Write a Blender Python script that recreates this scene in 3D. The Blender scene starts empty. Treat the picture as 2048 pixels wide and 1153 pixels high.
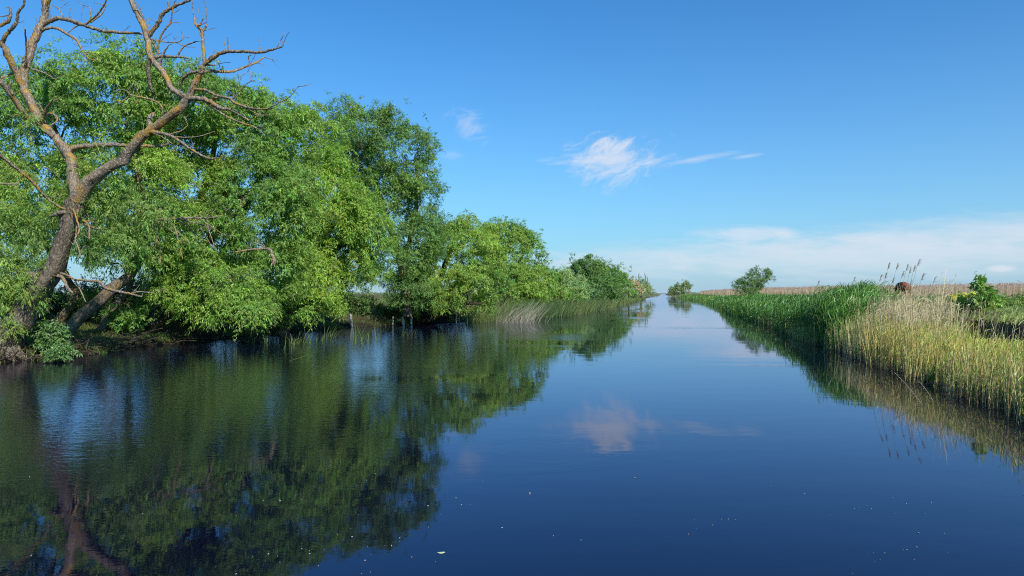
import bpy, math, random
import numpy as np
from math import radians, sin, cos, pi
from mathutils import Vector

# ------------------------------------------------------------------ basics
S = bpy.context.scene
COL = S.collection
RNG = np.random.default_rng(7)
random.seed(7)
F, CX, HOR, H = 1462.0, 1024.0, 587.0, 2.5      # focal (px of the 2048 frame), centre, horizon row, eye height

def at(px, py, D):
    return np.array([(px - CX) / F * D, D, H - (py - HOR) / F * D])

def tag(o, label=None, cat=None, group=None, kind=None):
    if label: o['label'] = label
    if cat: o['category'] = cat
    if group: o['group'] = group
    if kind: o['kind'] = kind
    return o

def empty(name, loc):
    o = bpy.data.objects.new(name, None)
    o.location = [float(v) for v in loc]
    o.empty_display_size = 0.2
    COL.objects.link(o)
    return o

def mesh_np(name, V, Q, col=None, mat=None, parent=None, smooth=False, origin=None):
    """V (n,3) vertices, Q (m,4) quads or (m,3) triangles, col (m,3) per face."""
    V = np.asarray(V, dtype=np.float32); Q = np.asarray(Q, dtype=np.int32)
    org = None
    if parent is not None: org = np.array(parent.location, dtype=np.float32)
    elif origin is not None: org = np.asarray(origin, dtype=np.float32)
    if org is not None: V = V - org
    m = bpy.data.meshes.new(name)
    k = Q.shape[1]
    m.vertices.add(len(V)); m.loops.add(Q.size); m.polygons.add(len(Q))
    m.vertices.foreach_set('co', V.ravel())
    m.loops.foreach_set('vertex_index', Q.ravel())
    m.polygons.foreach_set('loop_start', np.arange(0, Q.size, k, dtype=np.int32))
    m.polygons.foreach_set('loop_total', np.full(len(Q), k, dtype=np.int32))
    m.polygons.foreach_set('use_smooth', np.full(len(Q), smooth))
    m.update(calc_edges=True)
    if col is not None:
        a = m.attributes.new('col', 'FLOAT_COLOR', 'FACE')
        c = np.ones((len(Q), 4), dtype=np.float32); c[:, :3] = np.clip(col, 0.003, 0.9)
        a.data.foreach_set('color', c.ravel())
    if mat: m.materials.append(mat)
    o = bpy.data.objects.new(name, m)
    COL.objects.link(o)
    if parent is not None: o.parent = parent
    elif origin is not None: o.location = [float(v) for v in origin]
    return o

def nrm(v):
    return v / np.maximum(np.linalg.norm(v, axis=-1, keepdims=True), 1e-9)

def rdir(n, rng=None):
    r = rng or RNG
    return nrm(r.normal(size=(n, 3)))

_w = [(0.9, 0.31, 1.3), (-0.53, 0.77, 0.2), (0.21, -1.13, 4.1), (1.7, 1.2, 2.2), (-2.3, 1.1, 5.0), (0.7, 2.9, 3.1)]
def n2(x, y, s=1.0, ph=0.0):
    t = 0
    for i, (a, b, c) in enumerate(_w):
        t = t + np.sin((a * x + b * y) * s + c + ph + 0.7 * np.sin((b * x - a * y) * s * 0.6 + c * 2)) / (1 + 0.5 * i)
    return t / 3.2

# ------------------------------------------------------------------ materials
def new_mat(name):
    m = bpy.data.materials.new(name); m.use_nodes = True
    nt = m.node_tree; nt.nodes.clear()
    out = nt.nodes.new('ShaderNodeOutputMaterial')
    return m, nt, out
def N(nt, t, **kw):
    n = nt.nodes.new(t)
    for k, v in kw.items():
        if k.startswith('i_'):
            n.inputs[k[2:].replace('_', ' ')].default_value = v
        else: setattr(n, k, v)
    return n
def L(nt, a, b): nt.links.new(a, b)

def leaf_mat(name, trans=0.35, gloss=0.08, tint=(1.4, 1.5, 0.5)):
    m, nt, out = new_mat(name)
    a = N(nt, 'ShaderNodeAttribute', attribute_name='col')
    d = N(nt, 'ShaderNodeBsdfDiffuse'); L(nt, a.outputs['Color'], d.inputs['Color'])
    mul = N(nt, 'ShaderNodeMix', data_type='RGBA', blend_type='MULTIPLY'); mul.inputs[0].default_value = 1
    L(nt, a.outputs['Color'], mul.inputs[6]); mul.inputs[7].default_value = (*tint, 1)
    t = N(nt, 'ShaderNodeBsdfTranslucent'); L(nt, mul.outputs[2], t.inputs['Color'])
    g = N(nt, 'ShaderNodeBsdfGlossy'); g.inputs['Roughness'].default_value = 0.5
    g.inputs['Color'].default_value = (0.9, 0.95, 0.9, 1)
    m1 = N(nt, 'ShaderNodeMixShader'); m1.inputs[0].default_value = trans
    L(nt, d.outputs[0], m1.inputs[1]); L(nt, t.outputs[0], m1.inputs[2])
    m2 = N(nt, 'ShaderNodeMixShader'); m2.inputs[0].default_value = gloss
    L(nt, m1.outputs[0], m2.inputs[1]); L(nt, g.outputs[0], m2.inputs[2])
    L(nt, m2.outputs[0], out.inputs[0])
    return m

def bark_mat(name, base=(0.11, 0.085, 0.06), pale=(0.30, 0.25, 0.19), lichen=(0.36, 0.21, 0.03), amount=0.5, scale=1.0):
    m, nt, out = new_mat(name)
    tc = N(nt, 'ShaderNodeTexCoord'); geo = N(nt, 'ShaderNodeNewGeometry')
    p = N(nt, 'ShaderNodeBsdfPrincipled'); p.inputs['Roughness'].default_value = 0.92
    p.inputs['Specular IOR Level'].default_value = 0.15
    n1 = N(nt, 'ShaderNodeTexNoise'); n1.inputs['Scale'].default_value = 9 * scale; n1.inputs['Detail'].default_value = 8; n1.inputs['Roughness'].default_value = 0.7
    L(nt, tc.outputs['Object'], n1.inputs['Vector'])
    mp = N(nt, 'ShaderNodeMapping'); mp.inputs['Scale'].default_value = (1, 1, 0.25); L(nt, tc.outputs['Object'], mp.inputs['Vector'])
    vo = N(nt, 'ShaderNodeTexVoronoi'); vo.feature = 'DISTANCE_TO_EDGE'; vo.inputs['Scale'].default_value = 16 * scale
    L(nt, mp.outputs[0], vo.inputs['Vector'])
    cr = N(nt, 'ShaderNodeValToRGB'); cr.color_ramp.elements[0].position = 0.33; cr.color_ramp.elements[1].position = 0.68
    cr.color_ramp.elements[0].color = (*base, 1); cr.color_ramp.elements[1].color = (*pale, 1)
    L(nt, n1.outputs[0], cr.inputs[0])
    cv = N(nt, 'ShaderNodeValToRGB'); cv.color_ramp.elements[0].position = 0.0; cv.color_ramp.elements[1].position = 0.18
    cv.color_ramp.elements[0].color = (0.35, 0.35, 0.35, 1); cv.color_ramp.elements[1].color = (1, 1, 1, 1)
    L(nt, vo.outputs['Distance'], cv.inputs[0])
    mu = N(nt, 'ShaderNodeMix', data_type='RGBA', blend_type='MULTIPLY'); mu.inputs[0].default_value = 0.85
    L(nt, cr.outputs[0], mu.inputs[6]); L(nt, cv.outputs[0], mu.inputs[7])
    n3 = N(nt, 'ShaderNodeTexNoise'); n3.inputs['Scale'].default_value = 1.6; n3.inputs['Detail'].default_value = 6; n3.inputs['Roughness'].default_value = 0.75
    L(nt, tc.outputs['Object'], n3.inputs['Vector'])
    c3 = N(nt, 'ShaderNodeValToRGB'); c3.color_ramp.elements[0].position = 0.62 - 0.2 * amount; c3.color_ramp.elements[1].position = 0.72 - 0.2 * amount
    L(nt, n3.outputs[0], c3.inputs[0])
    sc = N(nt, 'ShaderNodeMath', operation='MULTIPLY'); sc.inputs[1].default_value = min(1, amount * 1.3); L(nt, c3.outputs[0], sc.inputs[0])
    ml = N(nt, 'ShaderNodeMix', data_type='RGBA'); L(nt, sc.outputs[0], ml.inputs[0]); L(nt, mu.outputs[2], ml.inputs[6]); ml.inputs[7].default_value = (*lichen, 1)
    L(nt, ml.outputs[2], p.inputs['Base Color'])
    b = N(nt, 'ShaderNodeBump'); b.inputs['Strength'].default_value = 0.9; b.inputs['Distance'].default_value = 0.04
    L(nt, vo.outputs['Distance'], b.inputs['Height'])
    b2 = N(nt, 'ShaderNodeBump'); b2.inputs['Strength'].default_value = 0.7; b2.inputs['Distance'].default_value = 0.05
    L(nt, n1.outputs[0], b2.inputs['Height']); L(nt, b.outputs[0], b2.inputs['Normal']); L(nt, b2.outputs[0], p.inputs['Normal'])
    L(nt, p.outputs[0], out.inputs[0])
    return m

M_LEAF = leaf_mat('willow leaf', 0.36, 0.035)
M_REED = leaf_mat('reed blade', 0.25, 0.05, (1.2, 1.25, 0.7))
M_BARK = bark_mat('bark', (0.12, 0.09, 0.06), (0.36, 0.29, 0.2), (0.3, 0.2, 0.05), 0.45)
M_DEAD = bark_mat('dead bark with lichen', (0.15, 0.115, 0.08), (0.54, 0.44, 0.33), (0.46, 0.26, 0.04), 0.62)
M_DARKB = bark_mat('dark bark', (0.035, 0.028, 0.02), (0.11, 0.09, 0.065), (0.12, 0.11, 0.04), 0.3)
M_STAKE = bark_mat('weathered stake wood', (0.45, 0.38, 0.30), (0.8, 0.7, 0.6), (0.3, 0.26, 0.18), 0.2, 2.0)

def ground_mat():
    m, nt, out = new_mat('soil and turf')
    a = N(nt, 'ShaderNodeAttribute', attribute_name='gcol')
    tc = N(nt, 'ShaderNodeTexCoord')
    n1 = N(nt, 'ShaderNodeTexNoise'); n1.inputs['Scale'].default_value = 3.5; n1.inputs['Detail'].default_value = 10; n1.inputs['Roughness'].default_value = 0.72
    L(nt, tc.outputs['Object'], n1.inputs['Vector'])
    cr = N(nt, 'ShaderNodeValToRGB'); cr.color_ramp.elements[0].position = 0.3; cr.color_ramp.elements[1].position = 0.7
    cr.color_ramp.elements[0].color = (0.35, 0.35, 0.35, 1); cr.color_ramp.elements[1].color = (1.5, 1.5, 1.4, 1)
    L(nt, n1.outputs[0], cr.inputs[0])
    mu = N(nt, 'ShaderNodeMix', data_type='RGBA', blend_type='MULTIPLY'); mu.inputs[0].default_value = 1
    L(nt, a.outputs['Color'], mu.inputs[6]); L(nt, cr.outputs[0], mu.inputs[7])
    p = N(nt, 'ShaderNodeBsdfPrincipled'); p.inputs['Roughness'].default_value = 0.95; p.inputs['Specular IOR Level'].default_value = 0.1
    L(nt, mu.outputs[2], p.inputs['Base Color'])
    b = N(nt, 'ShaderNodeBump'); b.inputs['Strength'].default_value = 0.9; b.inputs['Distance'].default_value = 0.12
    L(nt, n1.outputs[0], b.inputs['Height']); L(nt, b.outputs[0], p.inputs['Normal'])
    L(nt, p.outputs[0], out.inputs[0])
    return m

def water_mat():
    m, nt, out = new_mat('river water')
    p = N(nt, 'ShaderNodeBsdfDiffuse'); p.inputs['Color'].default_value = (0.003, 0.003, 0.014, 1)
    gl = N(nt, 'ShaderNodeBsdfGlossy'); gl.inputs['Color'].default_value = (0.84, 0.85, 1.0, 1); gl.inputs['Roughness'].default_value = 0.015
    fr = N(nt, 'ShaderNodeFresnel'); fr.inputs['IOR'].default_value = 1.48
    mxs = N(nt, 'ShaderNodeMixShader'); L(nt, fr.outputs[0], mxs.inputs[0]); L(nt, p.outputs[0], mxs.inputs[1]); L(nt, gl.outputs[0], mxs.inputs[2])
    tc = N(nt, 'ShaderNodeTexCoord')
    mp = N(nt, 'ShaderNodeMapping'); mp.inputs['Rotation'].default_value = (0, 0, radians(-8)); mp.inputs['Scale'].default_value = (0.55, 1.0, 1)
    L(nt, tc.outputs['Object'], mp.inputs['Vector'])
    def noise(sc, det, rough=0.5, dist=0.0):
        n = N(nt, 'ShaderNodeTexNoise'); n.inputs['Scale'].default_value = sc; n.inputs['Detail'].default_value = det
        n.inputs['Roughness'].default_value = rough; n.inputs['Distortion'].default_value = dist
        L(nt, mp.outputs[0], n.inputs['Vector']); return n
    swell = noise(0.9, 2); rip = noise(7.0, 3, 0.55, 0.3); fine = noise(22, 2)
    # wind patches: where the little ripples live
    mp2 = N(nt, 'ShaderNodeMapping'); mp2.inputs['Scale'].default_value = (0.5, 1.0, 1); L(nt, tc.outputs['Object'], mp2.inputs['Vector'])
    pat = N(nt, 'ShaderNodeTexNoise'); pat.inputs['Scale'].default_value = 0.11; pat.inputs['Detail'].default_value = 4; pat.inputs['Distortion'].default_value = 0.6
    L(nt, mp2.outputs[0], pat.inputs['Vector'])
    sx = N(nt, 'ShaderNodeSeparateXYZ'); L(nt, tc.outputs['Object'], sx.inputs[0])
    # ripples are stronger along the left bank: the channel axis is x = 0.235*y - 1
    ax = N(nt, 'ShaderNodeMath', operation='MULTIPLY_ADD'); L(nt, sx.outputs['Y'], ax.inputs[0]); ax.inputs[1].default_value = -0.235; ax.inputs[2].default_value = 0.0
    ax2 = N(nt, 'ShaderNodeMath', operation='ADD'); L(nt, ax.outputs[0], ax2.inputs[0]); L(nt, sx.outputs['X'], ax2.inputs[1])
    side = N(nt, 'ShaderNodeMapRange'); side.inputs['From Min'].default_value = -4; side.inputs['From Max'].default_value = -14
    side.inputs['To Min'].default_value = 0.0; side.inputs['To Max'].default_value = 0.34
    L(nt, ax2.outputs[0], side.inputs['Value'])
    ad = N(nt, 'ShaderNodeMath', operation='ADD'); L(nt, pat.outputs[0], ad.inputs[0]); L(nt, side.outputs[0], ad.inputs[1])
    mask = N(nt, 'ShaderNodeMapRange'); mask.inputs['From Min'].default_value = 0.56; mask.inputs['From Max'].default_value = 0.72
    L(nt, ad.outputs[0], mask.inputs['Value'])
    # height = swell*0.02 + mask*(rip*0.006 + fine*0.002) + tiny everywhere
    h1 = N(nt, 'ShaderNodeMath', operation='MULTIPLY'); L(nt, swell.outputs[0], h1.inputs[0]); h1.inputs[1].default_value = 0.0028
    mk = N(nt, 'ShaderNodeMath', operation='MULTIPLY_ADD'); L(nt, mask.outputs[0], mk.inputs[0]); mk.inputs[1].default_value = 0.0062; mk.inputs[2].default_value = 0.00035
    h2 = N(nt, 'ShaderNodeMath', operation='MULTIPLY_ADD'); L(nt, rip.outputs[0], h2.inputs[0]); L(nt, mk.outputs[0], h2.inputs[1]); L(nt, h1.outputs[0], h2.inputs[2])
    mk2 = N(nt, 'ShaderNodeMath', operation='MULTIPLY_ADD'); L(nt, mask.outputs[0], mk2.inputs[0]); mk2.inputs[1].default_value = 0.0010; mk2.inputs[2].default_value = 0.0001
    h3 = N(nt, 'ShaderNodeMath', operation='MULTIPLY_ADD'); L(nt, fine.outputs[0], h3.inputs[0]); L(nt, mk2.outputs[0], h3.inputs[1]); L(nt, h2.outputs[0], h3.inputs[2])
    b = N(nt, 'ShaderNodeBump'); b.inputs['Strength'].default_value = 1.0; b.inputs['Distance'].default_value = 1.0
    L(nt, h3.outputs[0], b.inputs['Height']); L(nt, b.outputs[0], gl.inputs['Normal']); L(nt, b.outputs[0], fr.inputs['Normal'])
    L(nt, mxs.outputs[0], out.inputs[0])
    return m

def plain_mat(name, c1, c2, scale=8, rough=0.8, spec=0.2, trans=0):
    m, nt, out = new_mat(name)
    tc = N(nt, 'ShaderNodeTexCoord')
    n1 = N(nt, 'ShaderNodeTexNoise'); n1.inputs['Scale'].default_value = scale; n1.inputs['Detail'].default_value = 6
    L(nt, tc.outputs['Object'], n1.inputs['Vector'])
    cr = N(nt, 'ShaderNodeValToRGB'); cr.color_ramp.elements[0].position = 0.35; cr.color_ramp.elements[1].position = 0.65
    cr.color_ramp.elements[0].color = (*c1, 1); cr.color_ramp.elements[1].color = (*c2, 1)
    L(nt, n1.outputs[0], cr.inputs[0])
    p = N(nt, 'ShaderNodeBsdfPrincipled'); p.inputs['Roughness'].default_value = rough; p.inputs['Specular IOR Level'].default_value = spec
    L(nt, cr.outputs[0], p.inputs['Base Color']); L(nt, p.outputs[0], out.inputs[0])
    return m

# ------------------------------------------------------------------ the river's two waterlines
LY = np.array([-60, 10, 25.6, 35.5, 46.9, 53.8, 60, 76, 100, 146, 228, 457, 900, 3000])
LX = np.array([-19, -18.2, -17.9, -17.2, -14.9, -11.9, -7.0, 2.6, 9.0, 18.6, 36.5, 87, 182, 610])
RY = np.array([-60, 0, 10, 15, 17.6, 20.9, 26.5, 35.5, 53.8, 85, 159, 228, 457, 900, 3000])
RX = np.array([2, 7.0, 9.3, 10.5, 11.1, 11.8, 13.1, 15.2, 19.9, 26.3, 44.5, 59.5, 102, 190, 625])
def xl(y): return np.interp(y, LY, LX) + 0.35 * np.sin(y * 0.9) * np.exp(-((y - 45) / 40.) ** 2) + 0.2 * np.sin(y * 2.3 + 1)
def xr(y): return np.interp(y, RY, RX) + 0.14 * np.sin(y * 1.7) + 0.09 * np.sin(y * 4.1 + 2)
def belt(y): return 1.65 + 0.35 * np.clip((y - 20) / 8, 0, 1) + np.clip((y - 32) / 30, 0, 1) * 2.6
def height(x, y):
    dl = (xl(y) - x) * 0.96; dr = (x - xr(y)) * 0.95
    zl = np.interp(dl, [-6, -1.2, 0, 0.5, 1.6, 3.5, 9, 30], [-1.6, -0.45, 0, 0.22, 0.42, 0.8, 1.25, 1.5])
    zl = zl + np.clip(dl, 0, 1.5) / 1.5 * (0.10 * n2(x, y, 1.6) + 0.05 * n2(x, y, 4.0)) + np.clip(dl / 12, 0, 1) * 0.1 * n2(x, y, 0.2)
    w = belt(y)
    e = dr - w + 0.65 * n2(x, y, 1.1, 2.0) - 0.25
    zr = np.where(dr < 0, np.interp(dr, [-6, -1, 0], [-1.6, -0.4, 0]), np.interp(dr, [0, 0.5, 2.2], [0, 0.12, 0.3]))
    zs = np.interp(e, [0, 0.2, 0.5, 1.2, 3.5, 12], [0.3, 1.05, 1.62, 1.84, 1.97, 1.97])
    zr = np.where(e > 0, zs, np.minimum(zr, 0.3))
    zr = zr + np.clip(dr, 0, 2) / 2 * (0.07 * n2(x, y, 1.9, 1.0) + 0.04 * n2(x, y, 5.1))
    z = np.where(x > xr(y), zr, np.where(x < xl(y), zl, np.maximum(zl, zr)))
    far = np.clip((np.hypot(x, y) - 400) / 2000, 0, 1)
    return z * (1 - 0.3 * far)

def in_reeds(x, y):   # the tan reedbed that closes the pasture on the right
    edge = np.interp(y, [40, 85, 130, 180, 260, 400, 900], [74, 60, 54, 56, 72, 104, 216])
    return x - edge

# ------------------------------------------------------------------ ground sheet
def ground():
    r = np.concatenate([np.linspace(2, 14, 25), np.geomspace(14.3, 120, 330), np.geomspace(122, 6000, 130)])
    ang = np.concatenate([np.linspace(-46, 46, 760), np.linspace(47, 313, 90)])
    A, R = np.meshgrid(np.radians(ang), r)
    X = R * np.sin(A); Y = R * np.cos(A)
    Z = height(X, Y)
    V = np.stack([X, Y, Z], -1).reshape(-1, 3)
    nr, na = X.shape
    i = np.arange(nr - 1)[:, None] * na + np.arange(na - 1)[None]
    Q = np.stack([i, i + 1, i + na + 1, i + na], -1).reshape(-1, 4)
    o = mesh_np('ground', V, Q, None, ground_mat(), smooth=True)
    x, y, z = V.T
    dl = xl(y) - x; dr = x - xr(y)
    soil = np.array([0.085, 0.062, 0.043]); grass = np.array([0.075, 0.105, 0.03]); olive = np.array([0.17, 0.17, 0.06])
    tan = np.array([0.30, 0.22, 0.14]); mud = np.array([0.03, 0.024, 0.018])
    c = np.tile(mud, (len(x), 1))
    def mixc(c, k, t): k = np.clip(k, 0, 1)[:, None]; return c * (1 - k) + k * t
    nn = n2(x, y, 0.7)
    left = x < xl(y)
    c = np.where(left[:, None], mixc(mixc(c, dl / 3, soil), (dl - 2.2) / 2 + nn * 0.6, grass), c)
    c = np.where(left[:, None], mixc(c, (dl - 5) / 5 + n2(x, y, .3) * .8, olive * 0.8), c)
    right = x > xr(y)
    e = dr * 0.95 - belt(y)
    c = np.where(right[:, None], mixc(c, dr / 1.0, soil * 1.3), c)
    c = np.where(right[:, None], mixc(c, (e - 1.0 + nn * 0.5) / 0.5, olive), c)
    c = np.where(right[:, None], mixc(c, (e - 9) / 4 + nn * 0.5, grass * 1.1), c)
    c = np.where(right[:, None], mixc(c, (in_reeds(x, y) + 2) / 5, tan), c)
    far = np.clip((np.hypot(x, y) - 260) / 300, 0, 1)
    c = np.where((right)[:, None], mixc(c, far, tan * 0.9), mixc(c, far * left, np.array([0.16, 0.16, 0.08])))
    a = o.data.attributes.new('gcol', 'FLOAT_COLOR', 'POINT')
    cc = np.ones((len(x), 4), dtype=np.float32); cc[:, :3] = c
    a.data.foreach_set('color', cc.ravel())
    tag(o, kind='structure')
    # the little disc right under the eye
    return o
ground()

def water():
    V = np.array([[-400, -60, 0], [1400, -60, 0], [1400, 5000, 0], [-400, 5000, 0]], float)
    o = mesh_np('river_water', V, np.array([[0, 1, 2, 3]]), None, water_mat())
    tag(o, kind='structure')
water()

# ------------------------------------------------------------------ strips: blades, stems, leaves
def strips(p, d, Ln, bend, w, col, segs=3, stem=False, rng=RNG):
    n = len(p)
    d = nrm(d)
    side = nrm(np.cross(d, rdir(n, rng) * np.array([1, 1, 0.3])))
    V = []
    for k in range(segs + 1):
        t = k / segs
        c = p + d * Ln[:, None] * t + bend * (Ln * t * t)[:, None]
        ww = (w * (1 - 0.55 * t) if stem else w * (math.sin(pi * (0.18 + 0.80 * t)) ** 0.8 if k < segs else 0.04))
        V.append(c - side * ww[:, None] / 2); V.append(c + side * ww[:, None] / 2)
    V = np.stack(V, 1)                                  # n, 2(segs+1), 3
    b = (np.arange(n) * 2 * (segs + 1))[:, None]
    Q = np.concatenate([b + np.array([[2 * k, 2 * k + 1, 2 * k + 3, 2 * k + 2]]) for k in range(segs)], 1).reshape(-1, 4)
    C = np.repeat(col, segs, axis=0)
    return V.reshape(-1, 3), Q, C
def merge(parts):
    V, Q, C, k = [], [], [], 0
    for v, q, c in parts:
        V.append(v); Q.append(q + k); C.append(c); k += len(v)
    return np.concatenate(V), np.concatenate(Q), np.concatenate(C)
def vary(base, n, amt=0.25, hue=0.12, rng=RNG):
    base = np.broadcast_to(np.asarray(base, float), (n, 3))
    v = np.exp(rng.normal(0, amt, (n, 1)))
    h = 1 + rng.normal(0, hue, (n, 3)) * np.array([1, 0.35, 0.8])
    return base * v * h

# ------------------------------------------------------------------ tubes
def tube(pts, rad, sides=8, rng=RNG, rough=0.08):
    """pts (n,3), rad (n,) -> smooth tapered tube, resampled."""
    pts = np.asarray(pts, float); rad = np.asarray(rad, float)
    n = len(pts)
    # catmull-rom
    P = np.vstack([2 * pts[0] - pts[1], pts, 2 * pts[-1] - pts[-2]])
    out, rr = [], []
    for i in range(n - 1):
        p0, p1, p2, p3 = P[i:i + 4]
        ln = np.linalg.norm(p2 - p1); k = int(np.clip(ln / max(1.2 * rad[i], 0.04), 2, 9))
        for t in np.arange(k) / k:
            out.append(0.5 * (2 * p1 + (p2 - p0) * t + (2 * p0 - 5 * p1 + 4 * p2 - p3) * t * t + (3 * p1 - p0 - 3 * p2 + p3) * t ** 3))
            rr.append(rad[i] * (1 - t) + rad[i + 1] * t)
    out.append(pts[-1]); rr.append(rad[-1] * 0.6)
    P = np.array(out); rr = np.array(rr)
    P[1:-1] += rng.normal(0, 0.16, (len(P) - 2, 3)) * rr[1:-1, None]
    T = nrm(np.gradient(P, axis=0))
    up = np.array([0.13, 0.97, 0.2]); U = nrm(np.cross(T, up)); W = np.cross(T, U)
    a = np.arange(sides) * 2 * pi / sides
    amp = 1 + rng.normal(0, rough, (len(P), sides)) + 0.08 * np.sin(a * 3 + rng.uniform(0, 6))[None] 
    ring = P[:, None] + (U[:, None] * np.cos(a)[None, :, None] + W[:, None] * np.sin(a)[None, :, None]) * (rr[:, None] * amp)[..., None]
    m = len(P)
    V = ring.reshape(-1, 3)
    V = np.vstack([V, P[-1] + T[-1] * rr[-1] * 0.6, P[0]])
    i = (np.arange(m - 1)[:, None] * sides); j = np.arange(sides)[None]; jn = (j + 1) % sides
    Q = np.stack([i + j, i + jn, i + sides + jn, i + sides + j], -1).reshape(-1, 4)
    tip = m * sides; e = (m - 1) * sides
    j = np.arange(0, sides, 2)
    cap = np.stack([np.full(len(j), tip), e + j, e + (j + 1) % sides, e + (j + 2) % sides], -1)
    Q = np.vstack([Q, cap])
    return V, Q, np.tile([[0.2, 0.17, 0.13]], (len(Q), 1))

# ------------------------------------------------------------------ foliage
def foliage(C, O, n_twigs, n_leaves, spread, ll, lw, droop, base, rng, up=0.35, var=0.28):
    """C clump centres, O outward directions. Sprays of narrow leaves on drooping twigs."""
    n = len(C)
    K = n * n_twigs
    c = np.repeat(C, n_twigs, 0); o = np.repeat(O, n_twigs, 0)
    td = nrm(o * 0.55 + rdir(K, rng) * 0.9 + np.array([0, 0, up]))
    tl = spread * rng.uniform(0.55, 1.25, K)
    M = K * n_leaves
    t = rng.uniform(0.12, 1.0, M)
    cr, tdr, tlr = np.repeat(c, n_leaves, 0), np.repeat(td, n_leaves, 0), np.repeat(tl, n_leaves)
    pos = cr + tdr * (tlr * t)[:, None] + np.array([0, 0, -1]) * (droop * tlr * t * t)[:, None]
    ld = nrm(tdr * 0.6 + rdir(M, rng) * 0.75 + np.array([0, 0, -1.0]) * (0.35 + droop * 0.6))
    nn = nrm(np.repeat(np.repeat(O, n_twigs, 0), n_leaves, 0) * 0.85 + rdir(M, rng) * 0.75 + np.array([0, -.1, 0.45]))
    side = nrm(np.cross(ld, nn))
    ln = ll * rng.uniform(0.6, 1.25, M); w = lw * rng.uniform(0.7, 1.25, M) / 2
    mid = pos + ld * (ln * 0.45)[:, None] 
    tip = pos + ld * ln[:, None] + np.array([0, 0, -1]) * (ln * 0.15)[:, None]
    V = np.stack([pos, mid + side * w[:, None], tip, mid - side * w[:, None]], 1).reshape(-1, 3)
    Q = np.arange(M * 4).reshape(-1, 4)
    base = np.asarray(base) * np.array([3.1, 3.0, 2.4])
    # hue: per clump, low frequency over the crown, per leaf
    g = vary(base, n, var * 0.55, 0.10, rng)
    lf = n2(C[:, 0] + C[:, 1] * 0.4, C[:, 2] * 1.1, 0.8)
    g = g * (1 + 0.30 * lf[:, None] * np.array([1.4, 0.8, 0.2]))
    col = np.repeat(g, n_twigs * n_leaves, 0) * np.exp(rng.normal(0, var * 0.7, (M, 1)))
    yl = rng.random(M) < 0.02
    col[yl] = np.array([0.22, 0.20, 0.04]) * rng.uniform(0.6, 1.2, (yl.sum(), 1))
    sil = rng.random(M) < 0.10
    col[sil] = col[sil] * 0.8 + np.array([0.04, 0.055, 0.045])
    return V, Q, col

def crown_points(lobes, bump_r, rng, flat=0.85):
    """lobes: list (centre(3), radii(3), density).  Returns clump bumps (centre, radius, outward, weight)."""
    B, R, O, Wt = [], [], [], []
    for c, r, dens in lobes:
        area = 4 * pi * ((r[0] * r[1]) ** 1.6 + (r[0] * r[2]) ** 1.6 + (r[1] * r[2]) ** 1.6) ** (1 / 1.6) / 3 ** (1 / 1.6)
        n = max(5, int(area / (bump_r ** 2) * 0.5))
        d = rdir(n, rng)
        d[:, 2] = np.where(d[:, 2] < -0.6, -d[:, 2] * 0.3, d[:, 2]); d = nrm(d)
        p = c + d * r * (rng.uniform(0.45, 1.0, (n, 1)) ** 0.45) * rng.uniform(0.82, 1.06, (n, 1))
        B.append(p); R.append(bump_r * rng.uniform(0.55, 1.3, n)); O.append(d); Wt.append(np.full(n, dens))
    return np.vstack(B), np.concatenate(R), np.vstack(O), np.concatenate(Wt)

def to_lobes(defs, D):
    out = []
    for l in defs:
        px, py, rx, ry = l[:4]; dd = l[4] if len(l) > 4 else 0.0; dens = l[5] if len(l) > 5 else 1.0
        d = D + dd; s = d / F
        out.append((at(px, py, d), np.array([rx * s, max(1.2, min(rx, ry * 1.2) * s * 0.95), ry * s]), dens))
    return out

def branches(root_nodes, root_rad, root_own, targets, rng, thick, limit=90):
    """grow tapered branches from the trunk nodes to the clump centres."""
    nodes = [np.array(p) for p in root_nodes]; rads = list(root_rad); own = list(root_own)
    idx = np.argsort([min(np.linalg.norm(t - n) for n in root_nodes) for t in targets])
    if len(idx) > limit: idx = idx[np.sort(rng.choice(len(idx), limit, replace=False))]
    parts = []
    for i in idx:
        t = targets[i]
        A = np.array(nodes); dv = A - t
        dist = np.linalg.norm(dv, axis=1) + np.maximum(0, dv[:, 2]) * 0.8     # prefer to grow upward
        j = int(np.argmin(dist)); s = A[j]; ln = np.linalg.norm(t - s)
        if ln < 0.3: continue
        r0 = min(rads[j] * 0.75, thick * (0.35 + 0.12 * ln)); r1 = max(0.012, r0 * 0.3)
        m1 = s * 0.67 + t * 0.33 + np.array([0, 0, 0.10 * ln]) + rng.normal(0, 0.06 * ln, 3)
        m2 = s * 0.33 + t * 0.67 + np.array([0, 0, 0.10 * ln]) + rng.normal(0, 0.06 * ln, 3)
        rr = [r0, r0 * 0.75 + r1 * 0.25, (r0 + r1) / 2, r1]
        parts.append((own[j], tube([s, m1, m2, t], rr, 6, rng)))
        nodes += [m1, m2, t]; rads += [rr[1], rr[2], rr[3]]; own += [own[j]] * 3
    return parts

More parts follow.
